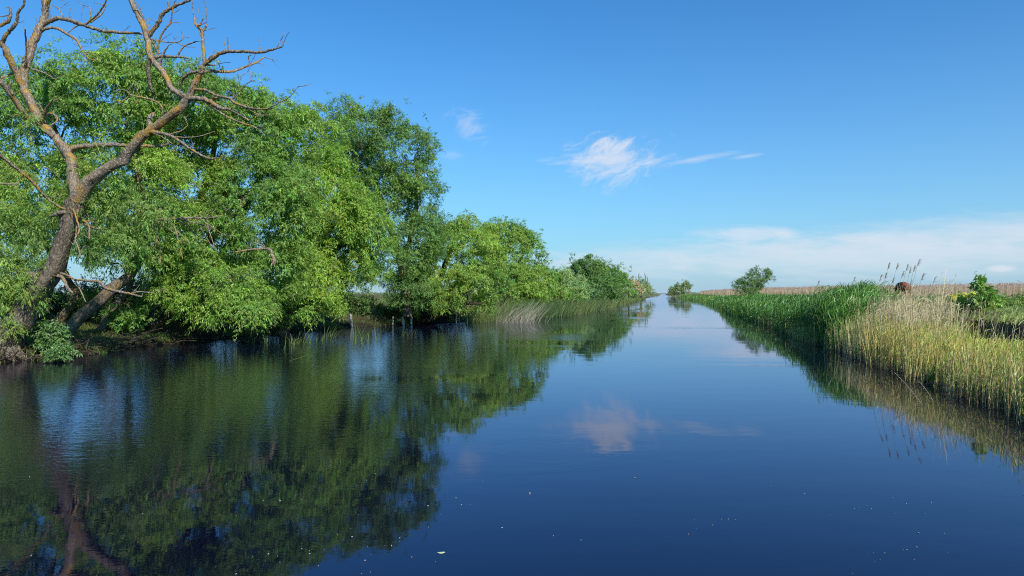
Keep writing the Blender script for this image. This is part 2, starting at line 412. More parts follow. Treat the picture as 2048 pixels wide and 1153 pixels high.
LAIK = 1.6
def make_tree(name, label, cat, D, lobes, trunks, seed, bump=0.62, ll=0.145, lw=0.042, lai=4.7, base=(0.072, 0.125, 0.024),
              droop=0.5, group='trees along the left bank', bark=None, thick=0.10, holes=(), spread=0.42, limit=90, upw=0.35, gl=0.0, var=0.32):
    rng = np.random.default_rng(seed)
    LB = to_lobes(lobes, D)
    # trunks: list of strokes [(px,py,rpx[,dd])...]
    tw = []
    for st in trunks:
        P = np.array([at(a[0], a[1], D + (a[3] if len(a) > 3 else 0)) for a in st]); Rr = np.array([a[2] * D / F for a in st])
        tw.append((P, Rr))
    b0 = tw[0][0][0].copy(); gz = float(height(b0[0], b0[1]))
    root = empty(name, (b0[0], b0[1], gz))
    tag(root, label, cat, group)
    parts, nodes, nr, own = [], [], [], []
    for P, Rr in tw:
        P = P.copy(); g0 = float(height(P[0][0], P[0][1]))
        if P[0][2] < g0 + 1.2:
            P[0][2] = g0 - 0.15
            P = np.vstack([P[0], P[0] * 0.8 + P[1] * 0.2, P[1:]]); Rr = np.concatenate([[Rr[0] * 1.45, Rr[0]], Rr[1:]])
        parts.append([tube(P, Rr, 12, rng)]); nodes += list(P); nr += list(Rr); own += [len(parts) - 1] * len(P)
    B, R, O, Wt = crown_points(LB, bump, rng)
    for hx, hy, hr in holes:
        sx = CX + B[:, 0] / B[:, 1] * F; sy = HOR - (B[:, 2] - H) / B[:, 1] * F
        keep = np.hypot(sx - hx, sy - hy) > hr * rng.uniform(0.8, 1.25, len(B))
        B, R, O, Wt = B[keep], R[keep], O[keep], Wt[keep]
    gh = height(B[:, 0], B[:, 1]); keep = B[:, 2] > np.maximum(gh, 0) + 0.35 * R
    B, R, O, Wt = B[keep], R[keep], O[keep], Wt[keep]
    for k, tb in branches(nodes, nr, own, B, rng, thick, limit): parts[k].append(tb)
    for pt in parts:
        v, q, c = merge(pt); mesh_np('trunk' if pt is parts[0] else 'bough', v, q, None, bark or M_BARK, root, smooth=True)
    area = sum(pi * r[0] * r[2] for _, r, _ in LB) * 0.75
    nleaf = int(LAIK * lai * area / (0.55 * ll * lw))
    nt, nl = 5, 8
    nclump = max(40, nleaf // (nt * nl))
    vis = np.where(O[:, 1] > 0.35, 0.45, 1.0)           # the side away from the river is thinner
    wts = R ** 2 * Wt * vis; wts /= wts.sum()
    pick = rng.choice(len(B), nclump, p=wts)
    d = nrm(rdir(nclump, rng) + O[pick] * 0.45 + np.array([0, 0, 0.25]))
    C = B[pick] + d * (R[pick] * rng.uniform(0.25, 1.0, nclump) ** 0.6)[:, None] * np.array([1.1, 1.1, 0.8])
    sh = (rng.random(nclump) < 0.07) & (O[pick][:, 2] > 0.15)
    C[sh] += (O[pick][sh] * np.array([.6, .6, .3]) + np.array([0, 0, .7])) * (R[pick][sh] * rng.uniform(.5, 1.5, sh.sum()))[:, None]
    hang = rng.random(nclump) < 0.2 * droop
    C[hang, 2] -= rng.uniform(0.2, 0.9, hang.sum()) * droop
    k = C[:, 2] > 0.25; C, d = C[k], d[k]
    v, q, c = foliage(C, nrm(d + O[pick][k] * 0.6), nt, nl, spread, ll, lw, droop, base, rng, upw, var)
    k = v[:, 2].reshape(-1, 4).min(1) > 0.03
    v = v.reshape(-1, 4, 3)[k].reshape(-1, 3); c = c[k]; q = np.arange(len(v)).reshape(-1, 4)
    mesh_np('crown', v, q, c, M_LEAF, root)
    return root

GW = 'willows along the left bank'
make_tree('willow_tree', 'broad leafy willow at the left edge behind the bare-limbed tree, its trunk leaning right', 'tree', 33,
    [(80, 220, 120, 85, 1), (225, 205, 120, 90, 1.5), (340, 190, 100, 70, 2.5), (40, 400, 120, 95, 0, 0.8), (230, 365, 125, 95, 1, 0.9), (-70, 320, 110, 150, 0), (190, 480, 120, 60, 1, 0.7), (270, 500, 80, 70, 2, 0.8), (20, 500, 95, 60, -2, 0.8), (330, 470, 60, 70, 1.5, 1), (250, 110, 50, 28, 2, .3)],
    [[(128, 668, 13), (160, 637, 12, .2), (192, 607, 12, .4), (228, 578, 11, .6), (258, 552, 9, .9), (285, 500, 8, 1.2), (290, 420, 7, 1.5), (270, 330, 5, 1.6), (250, 240, 3, 1.6)],
     [(200, 660, 9, 2.5), (235, 610, 8, 2.6), (262, 560, 7, 2.7), (240, 480, 6, 2.4), (190, 380, 5, 2), (120, 280, 3.5, 1.5), (90, 200, 2, 1)],
     [(110, 640, 9, 3), (150, 590, 8, 3), (110, 520, 7, 2.5), (50, 430, 5, 2), (-20, 330, 4, 1)]],
    11, group=GW, lai=4.2, holes=((150, 560, 45), (215, 570, 26), (95, 505, 24), (235, 420, 28), (130, 440, 16), (300, 440, 20)), limit=110)
make_tree('willow_tree', 'large green willow right of the leaning trunk, its lowest boughs sweeping down to the water', 'tree', 38.5,
    [(410, 235, 115, 85, 1), (505, 285, 105, 100, 1), (360, 400, 115, 110, 0.5), (520, 430, 105, 125, 0), (430, 590, 110, 66, -1.5, 1.6), (470, 625, 75, 34, -2, 1.6), (375, 560, 70, 70, -1, 1.2), (585, 330, 75, 110, 1), (330, 300, 80, 80, 1.5), (500, 560, 60, 80, 0.5, .9), (400, 490, 90, 80, 0, 1), (560, 540, 60, 90, 1, 1), (330, 610, 50, 45, 1.5, .7)],
    [[(312, 672, 15), (316, 640, 12), (325, 600, 11), (350, 540, 10), (380, 460, 8, .3), (410, 370, 6, .8), (430, 280, 4, 1), (435, 210, 2.5, 1)],
     [(318, 650, 8), (360, 600, 7, -.6), (420, 560, 6, -1), (480, 560, 4, -1.2)],
     [(350, 540, 8), (420, 480, 7), (490, 400, 5), (540, 320, 3, 1)],
     [(360, 660, 10, 3), (400, 600, 9, 3), (450, 500, 7, 2.5), (500, 400, 5, 2)]],
    12, group=GW, lai=4.6, holes=((430, 490, 20), (535, 560, 28), (300, 480, 18)), limit=110)
make_tree('willow_tree', 'bright green willow beside the wooden stakes, its crown hanging over the grassy gap', 'tree', 46,
    [(620, 285, 70, 80, 1), (655, 420, 95, 110, 0), (615, 570, 78, 85, 0, 1.2), (715, 470, 70, 80, .5), (585, 450, 60, 110, 0), (620, 612, 52, 40, -1.5, 1.4), (560, 600, 60, 60, 1, .9), (670, 530, 60, 80, .5, 1), (720, 540, 45, 45, 1, .7)],
    [[(560, 655, 12), (575, 610, 10), (600, 540, 9), (620, 440, 7), (625, 340, 4), (622, 270, 2)],
     [(565, 640, 8, 1), (620, 560, 7, 1), (690, 480, 5, .6), (740, 430, 3, .6)]],
    13, group=GW, ll=0.15, lw=0.044, lai=4.5, base=(0.085, 0.14, 0.022), holes=((745, 585, 26), (712, 640, 34), (555, 545, 16), (735, 520, 10)), limit=90)
make_tree('poplar_tree', 'tallest dark green tree behind the grassy gap, its ragged top lined against the blue sky', 'tree', 56,
    [(725, 275, 60, 62, 0), (800, 310, 68, 72, 0), (832, 400, 48, 85, 0), (760, 410, 75, 90, 1, 1), (700, 380, 50, 80, 2, .8), (838, 500, 45, 70, -1), (690, 225, 22, 32, 0, .4), (770, 250, 25, 28, 0, .7), (790, 530, 60, 60, 2, .9), (825, 590, 55, 42, 0, 1), (700, 330, 45, 70, 3, .9), (720, 440, 50, 80, 3, .8)],
    [[(815, 632, 9), (812, 590, 8), (800, 520, 7), (775, 440, 6), (745, 350, 4.5), (720, 290, 3), (700, 220, 1.5)],
     [(806, 545, 6), (825, 460, 5), (835, 380, 3.5), (830, 310, 2)],
     [(735, 360, 4), (722, 335, 3.2), (716, 318, 2.4)]],
    14, ll=0.15, lw=0.045, lai=3.6, base=(0.052, 0.098, 0.024), droop=0.2, holes=((735, 335, 14), (772, 465, 14), (745, 585, 24), (755, 505, 12)), limit=100, group='trees along the left bank')
make_tree('willow_tree', 'rounded willow leaning low over the water just left of the pale rushes', 'tree', 60,
    [(925, 515, 80, 68, 0), (870, 575, 78, 50, -1), (950, 580, 58, 50, -2), (885, 480, 45, 45, 0), (900, 605, 95, 26, -2, 1), (840, 600, 40, 34, 0, 1), (970, 530, 35, 50, 0, 1), (928, 448, 20, 22, 1, .5)],
    [[(835, 648, 10), (850, 620, 9), (870, 580, 7), (890, 530, 5), (915, 470, 3)],
     [(840, 640, 6), (885, 632, 5, -2), (905, 616, 4.5, -2.5), (935, 608, 3.5, -3), (965, 608, 2, -3)],
     [(838, 642, 6), (870, 600, 5, -1), (930, 560, 4, -1.5)]],
    15, group=GW, ll=0.16, lw=0.045, lai=4.4, base=(0.085, 0.135, 0.024), bark=M_DARKB, droop=.3, holes=((890, 535, 14),), limit=80)
make_tree('willow_tree', 'dense round-topped willow standing behind the pale rushes', 'tree', 84,
    [(1010, 495, 52, 50, 0), (1048, 520, 40, 60, 0), (1000, 560, 62, 42, -2), (1060, 570, 42, 38, -2), (1005, 590, 60, 24, -4, 1.1), (1060, 595, 35, 20, -3, 1.1), (985, 470, 28, 25, 0)],
    [[(1005, 620, 6), (1003, 590, 5.5), (1000, 540, 4.5), (1015, 490, 3), (1030, 455, 1.5)], [(1003, 580, 4), (1030, 540, 3.2), (1055, 490, 2)]],
    16, group=GW, bump=0.8, ll=0.2, lw=0.06, lai=4.3, base=(0.078, 0.13, 0.026), thick=.12, droop=.3, holes=((1000, 535, 12), (1008, 525, 9)), limit=70, spread=.5)
make_tree('willow_bush', 'green bushy willow right of the round-topped willow, low over the far rushes', 'bush', 98,
    [(1088, 568, 38, 32, 0), (1112, 580, 26, 24, 0), (1075, 596, 42, 17, -3, 1.3), (1120, 596, 30, 14, -3, 1.2)],
    [[(1085, 612, 4), (1088, 590, 3), (1092, 560, 1.5)]],
    17, group='bushes along the left bank', bump=0.8, ll=0.22, lw=0.07, lai=6, base=(0.07, 0.12, 0.028), droop=.2, limit=50, spread=.5)
make_tree('willow_bush', 'pale grey-green bush between the green bushes of the left bank', 'bush', 112,
    [(1132, 572, 34, 30, 0), (1150, 590, 40, 17, -3), (1108, 598, 30, 12, -3)],
    [[(1130, 608, 3), (1132, 590, 2.5), (1135, 565, 1.2)]],
    18, group='bushes along the left bank', bump=0.8, ll=0.22, lw=0.07, lai=6.5, base=(0.12, 0.165, 0.075), droop=.2, limit=50, spread=.5)
make_tree('round_tree', 'dark green domed tree standing highest in the far row of the left bank', 'tree', 132,
    [(1178, 545, 33, 26, 0), (1200, 555, 30, 26, 0), (1165, 560, 20, 25, 0), (1190, 580, 45, 22, -3, 1.3), (1165, 590, 30, 14, -5)],
    [[(1185, 605, 3), (1184, 580, 2.5), (1180, 545, 1.5)]],
    19, bump=1.0, ll=0.28, lw=0.09, lai=6.5, base=(0.045, 0.09, 0.026), droop=.1, limit=50, spread=.6)
make_tree('round_tree', 'mid green spreading tree closing the far row before the bare treetops', 'tree', 158,
    [(1215, 565, 34, 26, 0), (1240, 577, 22, 20, 0), (1200, 588, 50, 14, -4, 1.3), (1245, 590, 25, 10, -4)],
    [[(1220, 602, 2.6), (1220, 585, 2), (1222, 560, 1)]],
    20, bump=1.1, ll=0.3, lw=0.1, lai=6.5, base=(0.065, 0.12, 0.03), droop=.1, limit=50, spread=.7)
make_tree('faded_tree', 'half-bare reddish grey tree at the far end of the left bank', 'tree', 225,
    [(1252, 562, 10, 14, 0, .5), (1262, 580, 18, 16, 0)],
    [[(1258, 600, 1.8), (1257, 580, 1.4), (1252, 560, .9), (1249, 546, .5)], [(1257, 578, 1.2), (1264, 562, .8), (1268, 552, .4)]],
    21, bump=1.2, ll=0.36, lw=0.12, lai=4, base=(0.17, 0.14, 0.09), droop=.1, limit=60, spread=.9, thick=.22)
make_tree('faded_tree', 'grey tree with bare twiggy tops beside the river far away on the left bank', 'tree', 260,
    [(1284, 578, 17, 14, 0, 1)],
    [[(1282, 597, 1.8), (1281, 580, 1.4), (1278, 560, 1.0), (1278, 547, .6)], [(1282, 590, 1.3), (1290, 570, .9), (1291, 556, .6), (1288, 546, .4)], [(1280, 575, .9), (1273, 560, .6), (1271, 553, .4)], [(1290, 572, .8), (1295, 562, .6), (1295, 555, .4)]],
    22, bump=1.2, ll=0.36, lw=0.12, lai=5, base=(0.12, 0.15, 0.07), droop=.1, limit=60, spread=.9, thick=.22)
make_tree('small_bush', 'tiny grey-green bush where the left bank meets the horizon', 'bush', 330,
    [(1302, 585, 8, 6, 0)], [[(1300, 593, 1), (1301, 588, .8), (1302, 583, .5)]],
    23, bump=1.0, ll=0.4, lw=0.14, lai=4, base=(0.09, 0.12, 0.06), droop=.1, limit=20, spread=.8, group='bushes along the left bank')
make_tree('riverside_bush', 'round grey-green bush at the far bend of the river, alone on the right bank', 'bush', 560,
    [(1366, 578, 14, 10, 0), (1353, 582, 14, 8, 0, 1.4), (1374, 573, 7, 7, 0), (1342, 586, 8, 5, 0, 1.4), (1362, 587, 20, 5, -3, 1.4)],
    [[(1366, 592, 1.4), (1367, 582, 1.1), (1369, 570, .7)], [(1372, 590, 1), (1378, 581, .8), (1380, 572, .5)]],
    24, bump=2.0, ll=0.7, lw=0.25, lai=6, base=(0.085, 0.115, 0.06), droop=.1, limit=50, spread=1.4, group='bushes on the right bank')
make_tree('riverside_bush', 'airy dark green bush on the right bank in front of the tan reedbed', 'bush', 108,
    [(1520, 553, 20, 13, 0, .8), (1500, 568, 22, 15, 0), (1482, 577, 17, 10, 0, .8), (1495, 590, 25, 9, -1), (1535, 558, 10, 10, 0, .5)],
    [[(1497, 600, 2.5), (1500, 588, 2), (1506, 570, 1.5), (1518, 552, .8), (1524, 542, .4)], [(1500, 590, 1.5), (1485, 578, 1), (1472, 573, .5)], [(1503, 585, 1.4), (1520, 575, 1), (1538, 558, .5)]],
    25, bump=0.55, ll=0.2, lw=0.06, lai=5, base=(0.05, 0.088, 0.036), droop=.1, limit=90, spread=.5, thick=.14, group='bushes on the right bank')

# ------------------------------------------------------------------ the bare, lichen-covered old willow in front
def bare_tree():
    rng = np.random.default_rng(5)
    D0 = 27.5
    base = at(5, 700, D0); base[2] = float(height(base[0], base[1]))
    root = empty('old_willow', base)
    tag(root, 'gnarled half-dead willow at the left edge, bare limbs patched with orange lichen', 'tree')
    mem = []
    def stroke(pts, dd=0.0, first=False):
        if first: d0 = D0
        else:
            A = np.array([(m[0], m[1]) for m in mem]); j = int(np.argmin(np.hypot(A[:, 0] - pts[0][0], A[:, 1] - pts[0][1]))); d0 = mem[j][2]
        P, R = [], []
        ln = np.cumsum([0] + [math.hypot(pts[i][0] - pts[i - 1][0], pts[i][1] - pts[i - 1][1]) for i in range(1, len(pts))])
        for i, p in enumerate(pts):
            d = d0 + dd * (ln[i] / 100.0)
            mem.append((p[0], p[1], d)); P.append(at(p[0], p[1], d)); R.append(max(0.4, (p[2] if len(p) > 2 else 1)) * (0.85 if not first else 0.95) * d / F)
        rm = max(R)
        return tube(P, R, 18 if rm > .2 else (10 if rm > .07 else 5), rng, 0.11 if rm > .2 else .09)
    trunk = [stroke([(-12, 722, 40), (12, 684, 31), (38, 632, 26), (65, 592, 24), (97, 547, 21), (121, 505, 17), (136, 462, 16), (149, 422, 20), (156, 385, 17)], -0.3, True)]
    trunk.append(stroke([(60, 600, 14), (72, 560, 10), (58, 545, 6)], -1))
    trunk.append(stroke([(150, 430, 9), (125, 425, 8), (100, 432, 5)], -1))
    for k in range(7):   # root flare
        a = -0.6 + k * 0.45; c = at(12, 700, D0)
        e = c + np.array([cos(a * 1.1) * 1.1, -sin(abs(a)) * 0.9 - 0.3, 0]); e[2] = max(0.02, float(height(e[0], e[1])))
        c[2] = float(height(c[0], c[1])) + 0.5
        trunk.append(tube([c, (c + e) / 2 + np.array([0, 0, 0.02]), e + np.array([0, 0, -0.05])], [0.22, 0.13, 0.05], 8, rng))
    v, q, c = merge(trunk); mesh_np('trunk', v, q, None, bark_mat('old trunk bark', (0.10, 0.08, 0.058), (0.38, 0.315, 0.235), (0.22, 0.2, 0.07), 0.25, 0.7), root, smooth=True)
    def limb(strokes):
        n0 = len(mem); ts = [stroke(*s) for s in strokes]; pts = mem[n0:]
        for (a, b_, d) in pts:
            if rng.random() < 0.42 and a > -20:
                ang = rng.uniform(-2.9, .3); l = rng.uniform(10, 34); u = ang + rng.uniform(-.5, .5)
                P = [at(a, b_, d), at(a + cos(ang) * l * .5, b_ + sin(ang) * l * .5, d + rng.uniform(-.2, .2)), at(a + cos(ang) * l * .5 + cos(u) * l * .5, b_ + (sin(ang) + sin(u)) * l * .5, d + rng.uniform(-.3, .3))]
                ts.append(tube(P, [.014, .010, .006], 4, rng))
                if rng.random() < .6: ts.append(tube([P[1], P[1] + (P[2] - P[1]) * .6 + rng.normal(0, .12, 3)], [.008, .004], 4, rng))
        v, q, c = merge(ts)
        mesh_np('limb', v, q, None, M_DEAD, root, smooth=True)
    limb([([(154, 400, 15), (144, 350, 12), (139, 318, 10.5), (128, 298, 10.5), (104, 270, 9.5), (80, 245, 10), (65, 215, 9.5), (46, 172, 9.5), (46, 140, 8.5), (55, 110, 8.5), (68, 75, 8.5), (82, 45, 7.5), (88, 20, 7), (88, -10, 6), (84, -60, 5)], 0.5),
          ([(88, 15, 5), (98, -5, 4.5), (112, -40, 3.5)], -.5),
          ([(45, 142, 3), (50, 120, 2.2), (50, 90, 1.9), (47, 55, 1.4)], -1), ([(42, 138, 2.6), (20, 148, 2.2), (0, 155, 2), (-25, 160, 2)], -1),
          ([(60, 137, 2.2), (85, 145, 1.7), (108, 158, 1.2)], -.8),
          ([(80, 252, 5), (87, 228, 4.5), (92, 215, 2.6), (100, 205, 1.7), (105, 198, 1)], -1.5), ([(90, 224, 3), (108, 230, 2.2), (113, 241, 1.8), (95, 253, 1.4)], -1),
          ([(86, 225, 2), (75, 208, 1.6), (66, 212, 1.2)], -1), ([(60, 218, 1.6), (40, 228, 1.3), (10, 232, 1)], -.6)])
    limb([([(80, 50, 5.5), (105, 38, 5), (125, 36, 4.6), (150, 44, 4.4), (175, 52, 3.8), (205, 61, 3.5), (240, 64, 3.2), (285, 66, 2.6)], -.6),
          ([(168, 49, 2.6), (190, 30, 2.2), (205, 10, 1.9), (214, -8, 1.5)], -1), ([(178, 44, 2.2), (200, 28, 1.8), (207, 14, 1.4), (213, 8, 1)], .6),
          ([(134, 64, 1.2), (150, 52, 1.4), (168, 46, 1.6)], 0), ([(136, 35, 1.2), (138, 12, .9)], 0), ([(124, 33, 1.5), (116, 18, 1.4), (102, 8, 1.1)], .5),
          ([(180, 42, 1.5), (178, 22, 1.3), (176, 12, .9)], 0), ([(160, 40, .8), (161, 24, .7)], 0), ([(78, 46, 1), (96, 10, 1), (96, 48, 1)], 0)])
    limb([([(78, 62, 4), (92, 56, 3.6), (112, 56, 3.2), (133, 68, 3), (150, 78, 2.6), (160, 95, 2.2), (165, 106, 1.8), (178, 118, 1.1)], -.8),
          ([(165, 103, 1.3), (166, 130, .9)], 0), ([(143, 75, 1.4), (146, 88, 1)], 0), ([(168, 103, 1.3), (176, 110, 1)], 0)])
    limb([([(48, 178, 8), (28, 142, 7.5), (18, 118, 7.2), (9, 98, 7), (2, 86, 5.5), (14, 64, 4.2), (30, 45, 3.8), (34, 25, 3), (45, 8, 2.4), (46, -15, 2)], -.8),
          ([(4, 92, 5), (-15, 80, 4), (-40, 50, 3)], 0), ([(-25, 70, 4), (-5, 52, 4.2), (12, 42, 4.2), (18, 30, 3.8), (18, 16, 2.6), (11, 14, 1.6)], -.3), ([(17, 29, 1.5), (0, 32, 1.2), (-12, 30, 1)], 0)])
    limb([([(66, 248, 7.5), (36, 212, 6.5), (18, 185, 6), (0, 165, 5.5), (-30, 145, 4)], -1.2), ([(24, 188, 4), (17, 178, 3.6), (20, 162, 3)], -.8)])
    limb([([(154, 398, 17), (178, 366, 14), (208, 346, 12.5), (235, 325, 11.5), (258, 300, 10.5), (285, 270, 10), (320, 245, 9.5), (350, 225, 9.2), (370, 203, 8.5), (378, 190, 7.5), (386, 172, 7), (396, 153, 6.8), (403, 138, 6), (408, 128, 5)], -.35),
          ([(408, 130, 4.2), (406, 105, 3.8), (404, 85, 3.5), (403, 62, 3.2), (393, 52, 2.8), (388, 45, 2.2), (386, 30, 1.1), (383, 16, .8)], .3),
          ([(403, 64, 2.6), (410, 52, 2.3), (411, 47, 2)], 0), ([(410, 46, .9), (411, 20, .9), (406, 0, .8), (405, -15, .7)], 0), ([(389, 46, 2), (398, 50, 2.2), (402, 40, 2.2), (406, 36, 2)], -.3),
          ([(392, 50, .8), (400, 72, .8)], 0), ([(395, 170, 2.2), (400, 150, 2), (408, 140, 1.5)], -1), ([(300, 262, 5), (298, 240, 6), (306, 226, 6)], 1.2)])
    limb([([(406, 130, 5.2), (425, 115, 4.8), (445, 104, 4.2), (470, 102, 3.4), (500, 103, 3.3), (520, 104, 3), (545, 98, 2.4), (565, 92, 1.7)], -.7),
          ([(452, 103, 1.3), (446, 80, .9)], 0), ([(455, 101, 1.4), (454, 68, 1)], 0), ([(552, 95, 1), (560, 80, .8)], 0), ([(563, 92, .8), (564, 80, .6)], 0), ([(420, 118, 1), (429, 97, .8)], .5), ([(414, 130, 2), (430, 130, 1.5)], -.5)])
    limb([([(399, 146, 4), (415, 142, 3.6), (440, 143, 3.3), (460, 143, 3.2), (485, 135, 2.7), (510, 125, 2.2), (527, 114, 1.4)], .9), ([(498, 128, 1.3), (495, 112, 1.2)], 0),
          ([(402, 143, 3.4), (385, 144, 3.6), (366, 155, 3.4), (359, 172, 2.8)], 1.2)])
    limb([([(374, 197, 6), (400, 197, 5.5), (420, 203, 5), (437, 215, 4.2), (460, 220, 3.3), (480, 230, 3), (497, 241, 1.9)], -1),
          ([(408, 203, 2.8), (430, 218, 2.7), (450, 232, 2.3), (480, 245, 2), (510, 255, 1.7), (526, 268, 1)], -1.2), ([(505, 254, 1), (524, 254, .8)], 0)])
    limb([([(388, 178, 3.2), (410, 180, 3.2), (430, 190, 3.2), (455, 196, 3.2), (470, 206, 3.2), (490, 214, 2.8), (520, 218, 2.3), (545, 217, 1.6)], -1.2),
          ([(535, 217, 1.6), (560, 204, 1.5), (580, 192, 1.1), (596, 172, .8)], -.5), ([(464, 197, 1.7), (480, 180, 1.4), (495, 165, 1.2), (510, 160, .7)], -.5),
          ([(420, 200, 2), (440, 194, 2.6), (462, 200, 2)], 0), ([(470, 178, .6), (484, 150, .6)], 0), ([(500, 160, .6), (501, 140, .6)], 0), ([(495, 218, 1), (520, 230, .9), (548, 228, .7)], 0)])
    limb([([(372, 195, 6.5), (352, 183, 6.5), (342, 178, 6.5), (334, 160, 7), (318, 135, 7), (300, 115, 7), (296, 95, 6.5), (291, 72, 7), (284, 48, 6.8), (272, 25, 6.5), (262, 3, 6), (252, -30, 5)], .6),
          ([(294, 72, 5), (314, 46, 4.6), (323, 28, 4.4), (337, 17, 3.7), (352, 9, 3.2), (375, 0, 2.6), (398, -14, 2)], -.6), ([(335, 18, 2.2), (334, 0, 1.6)], 0),
          ([(314, 108, 2.8), (315, 85, 2.2), (325, 62, 2.2), (339, 45, 2.2), (342, 25, 1.6), (347, 3, 1.2)], -.5),
          ([(298, 118, 4.5), (318, 113, 3.6), (345, 113, 2.8), (365, 114, 2.2), (380, 117, 1.4)], -.5), ([(352, 113, 2.2), (366, 92, 2), (392, 82, 1.5)], 0),
          ([(300, 78, 2), (318, 82, 1.6), (350, 84, 1.6), (362, 79, 1.2), (366, 72, .8)], 0), ([(350, 84, 1), (368, 92, .9), (392, 95, .6)], 0),
          ([(318, 130, 2.8), (325, 108, 2.4), (335, 90, 1.8)], -.6), ([(302, 82, 1.6), (314, 100, 1.8)], 0), ([(290, 50, 1), (276, 12, 1.2), (265, 4, 1)], -.2),
          ([(300, 116, 5), (295, 135, 4.6), (298, 162, 4.4), (304, 185, 3)], .8), ([(296, 54, 1.6), (300, 50, 1)], 0), ([(298, 48, .6), (294, 34, .5)], 0)])
    limb([([(286, 264, 4.6), (310, 265, 4.4), (335, 270, 4), (360, 284, 3.4), (380, 298, 3), (405, 312, 2.6), (422, 318, 2.3), (438, 316, 1.4)], -1),
          ([(342, 273, 1.6), (370, 275, 1.5), (400, 272, 1.3), (430, 262, .9)], 0), ([(360, 284, 1.4), (345, 300, 1.2), (340, 306, .9)], 0), ([(330, 270, 1.2), (360, 262, 1.2), (375, 250, .8)], .6), ([(320, 272, 1.4), (345, 288, 1.2)], 0)])
    limb([([(138, 302, 7), (150, 295, 6.5), (170, 292, 5.8), (195, 291, 5.4), (225, 290, 5), (250, 291, 4.5)], -.4)])
    limb([([(266, 292, 3), (300, 292, 3.6), (325, 291, 3), (338, 286, 2)], 0)])
    limb([([(324, 230, 2.4), (322, 212, 2.2), (305, 200, 2.2), (285, 195, 1.8), (262, 190, 2.2), (254, 182, 1.8), (270, 165, 1.3)], -.6), ([(278, 194, 1.4), (270, 208, 1.1)], 0), ([(256, 192, 1.2), (240, 206, .9)], 0)])
    limb([([(150, 425, 2.4), (132, 420, 2.4), (110, 410, 2.4), (84, 388, 3), (65, 365, 3.2), (45, 348, 3.5), (10, 320, 3.8), (-15, 298, 4)], -1.2), ([(34, 369, 2), (0, 368, 2), (-20, 370, 2)], 0), ([(86, 390, 1), (120, 395, 1), (125, 370, .8), (108, 345, .8), (80, 330, .7)], -1),
          ([(142, 408, 2.2), (150, 430, 2.2), (158, 460, 2.2), (150, 478, 1.8), (157, 498, 1.8), (160, 515, 1.4)], -1.5), ([(140, 408, 1.6), (152, 445, 1.4), (148, 490, 1)], -1), ([(165, 440, 1.8), (177, 452, 2.2), (178, 478, 2.4)], -1.2)])
    limb([([(108, 548, 4), (125, 556, 4.5), (135, 575, 3.5), (145, 586, 2.6)], -1.5), ([(112, 545, 3), (128, 548, 2.4), (150, 562, 1.8), (172, 605, 1.3)], -1)])
    limb([([(150, 560, 2.5), (175, 562, 2.8), (200, 564, 3.6), (212, 577, 4), (235, 583, 3.4), (260, 588, 2.8), (283, 594, 1.8)], -.8), ([(262, 588, 1.8), (278, 584, 2), (300, 586, 1.3)], -.5)])
    limb([([(162, 448, 3), (200, 458, 3), (250, 452, 3), (300, 441, 3.2), (360, 437, 3), (410, 436, 2.2), (445, 432, 1.5)], 1.7)] +
         [([(x0, 438, 1.6), (x0 + dx * .5, 438 + dy * .5, 1.2), (x0 + dx, 438 + dy, .8)], -.3) for x0, dx, dy in [(300, 20, 60), (316, 6, 90), (318, -10, 70), (330, 50, 50), (350, 60, 44), (370, 40, 70), (345, 20, 80), (390, 30, 50), (360, 70, 20), (330, -30, 60), (400, 44, 30), (310, 40, 30), (380, 50, -20), (350, -20, -26), (410, 20, 60)]])
    limb([([(470, 505, 1.5), (500, 500, 2.2), (535, 498, 3), (545, 512, 4), (548, 530, 5)], 0), ([(535, 498, 2), (515, 488, 1.5), (505, 486, 1)], 0)])
    # tufts of live shoots on the old trunk
    C, O = [], []
    for px, py, r, n in [(95, 535, 22, 50), (55, 580, 30, 60), (20, 570, 35, 60), (150, 385, 22, 40), (195, 350, 16, 16), (120, 425, 30, 45), (205, 385, 26, 40), (60, 250, 26, 20), (180, 470, 26, 26), (25, 655, 16, 24), (215, 310, 30, 24), (60, 460, 50, 90), (25, 520, 50, 110), (20, 430, 50, 90), (60, 575, 40, 70), (210, 420, 45, 80), (245, 470, 50, 80), (180, 500, 30, 40), (300, 420, 50, 60), (30, 350, 40, 50), (170, 335, 24, 20), (10, 600, 30, 50), (240, 390, 40, 50)]:
        c0 = at(px, py, D0 - 0.6)
        dd = rdir(n, rng); C.append(c0 + dd * rng.uniform(0.1, 1, (n, 1)) * r * D0 / F); O.append(dd)
    v, q, c = foliage(np.vstack(C), np.vstack(O), 5, 8, 0.38, 0.14, 0.028, 0.4, (0.085, 0.13, 0.03), rng)
    mesh_np('shoots', v, q, c, M_LEAF, root)
bare_tree()

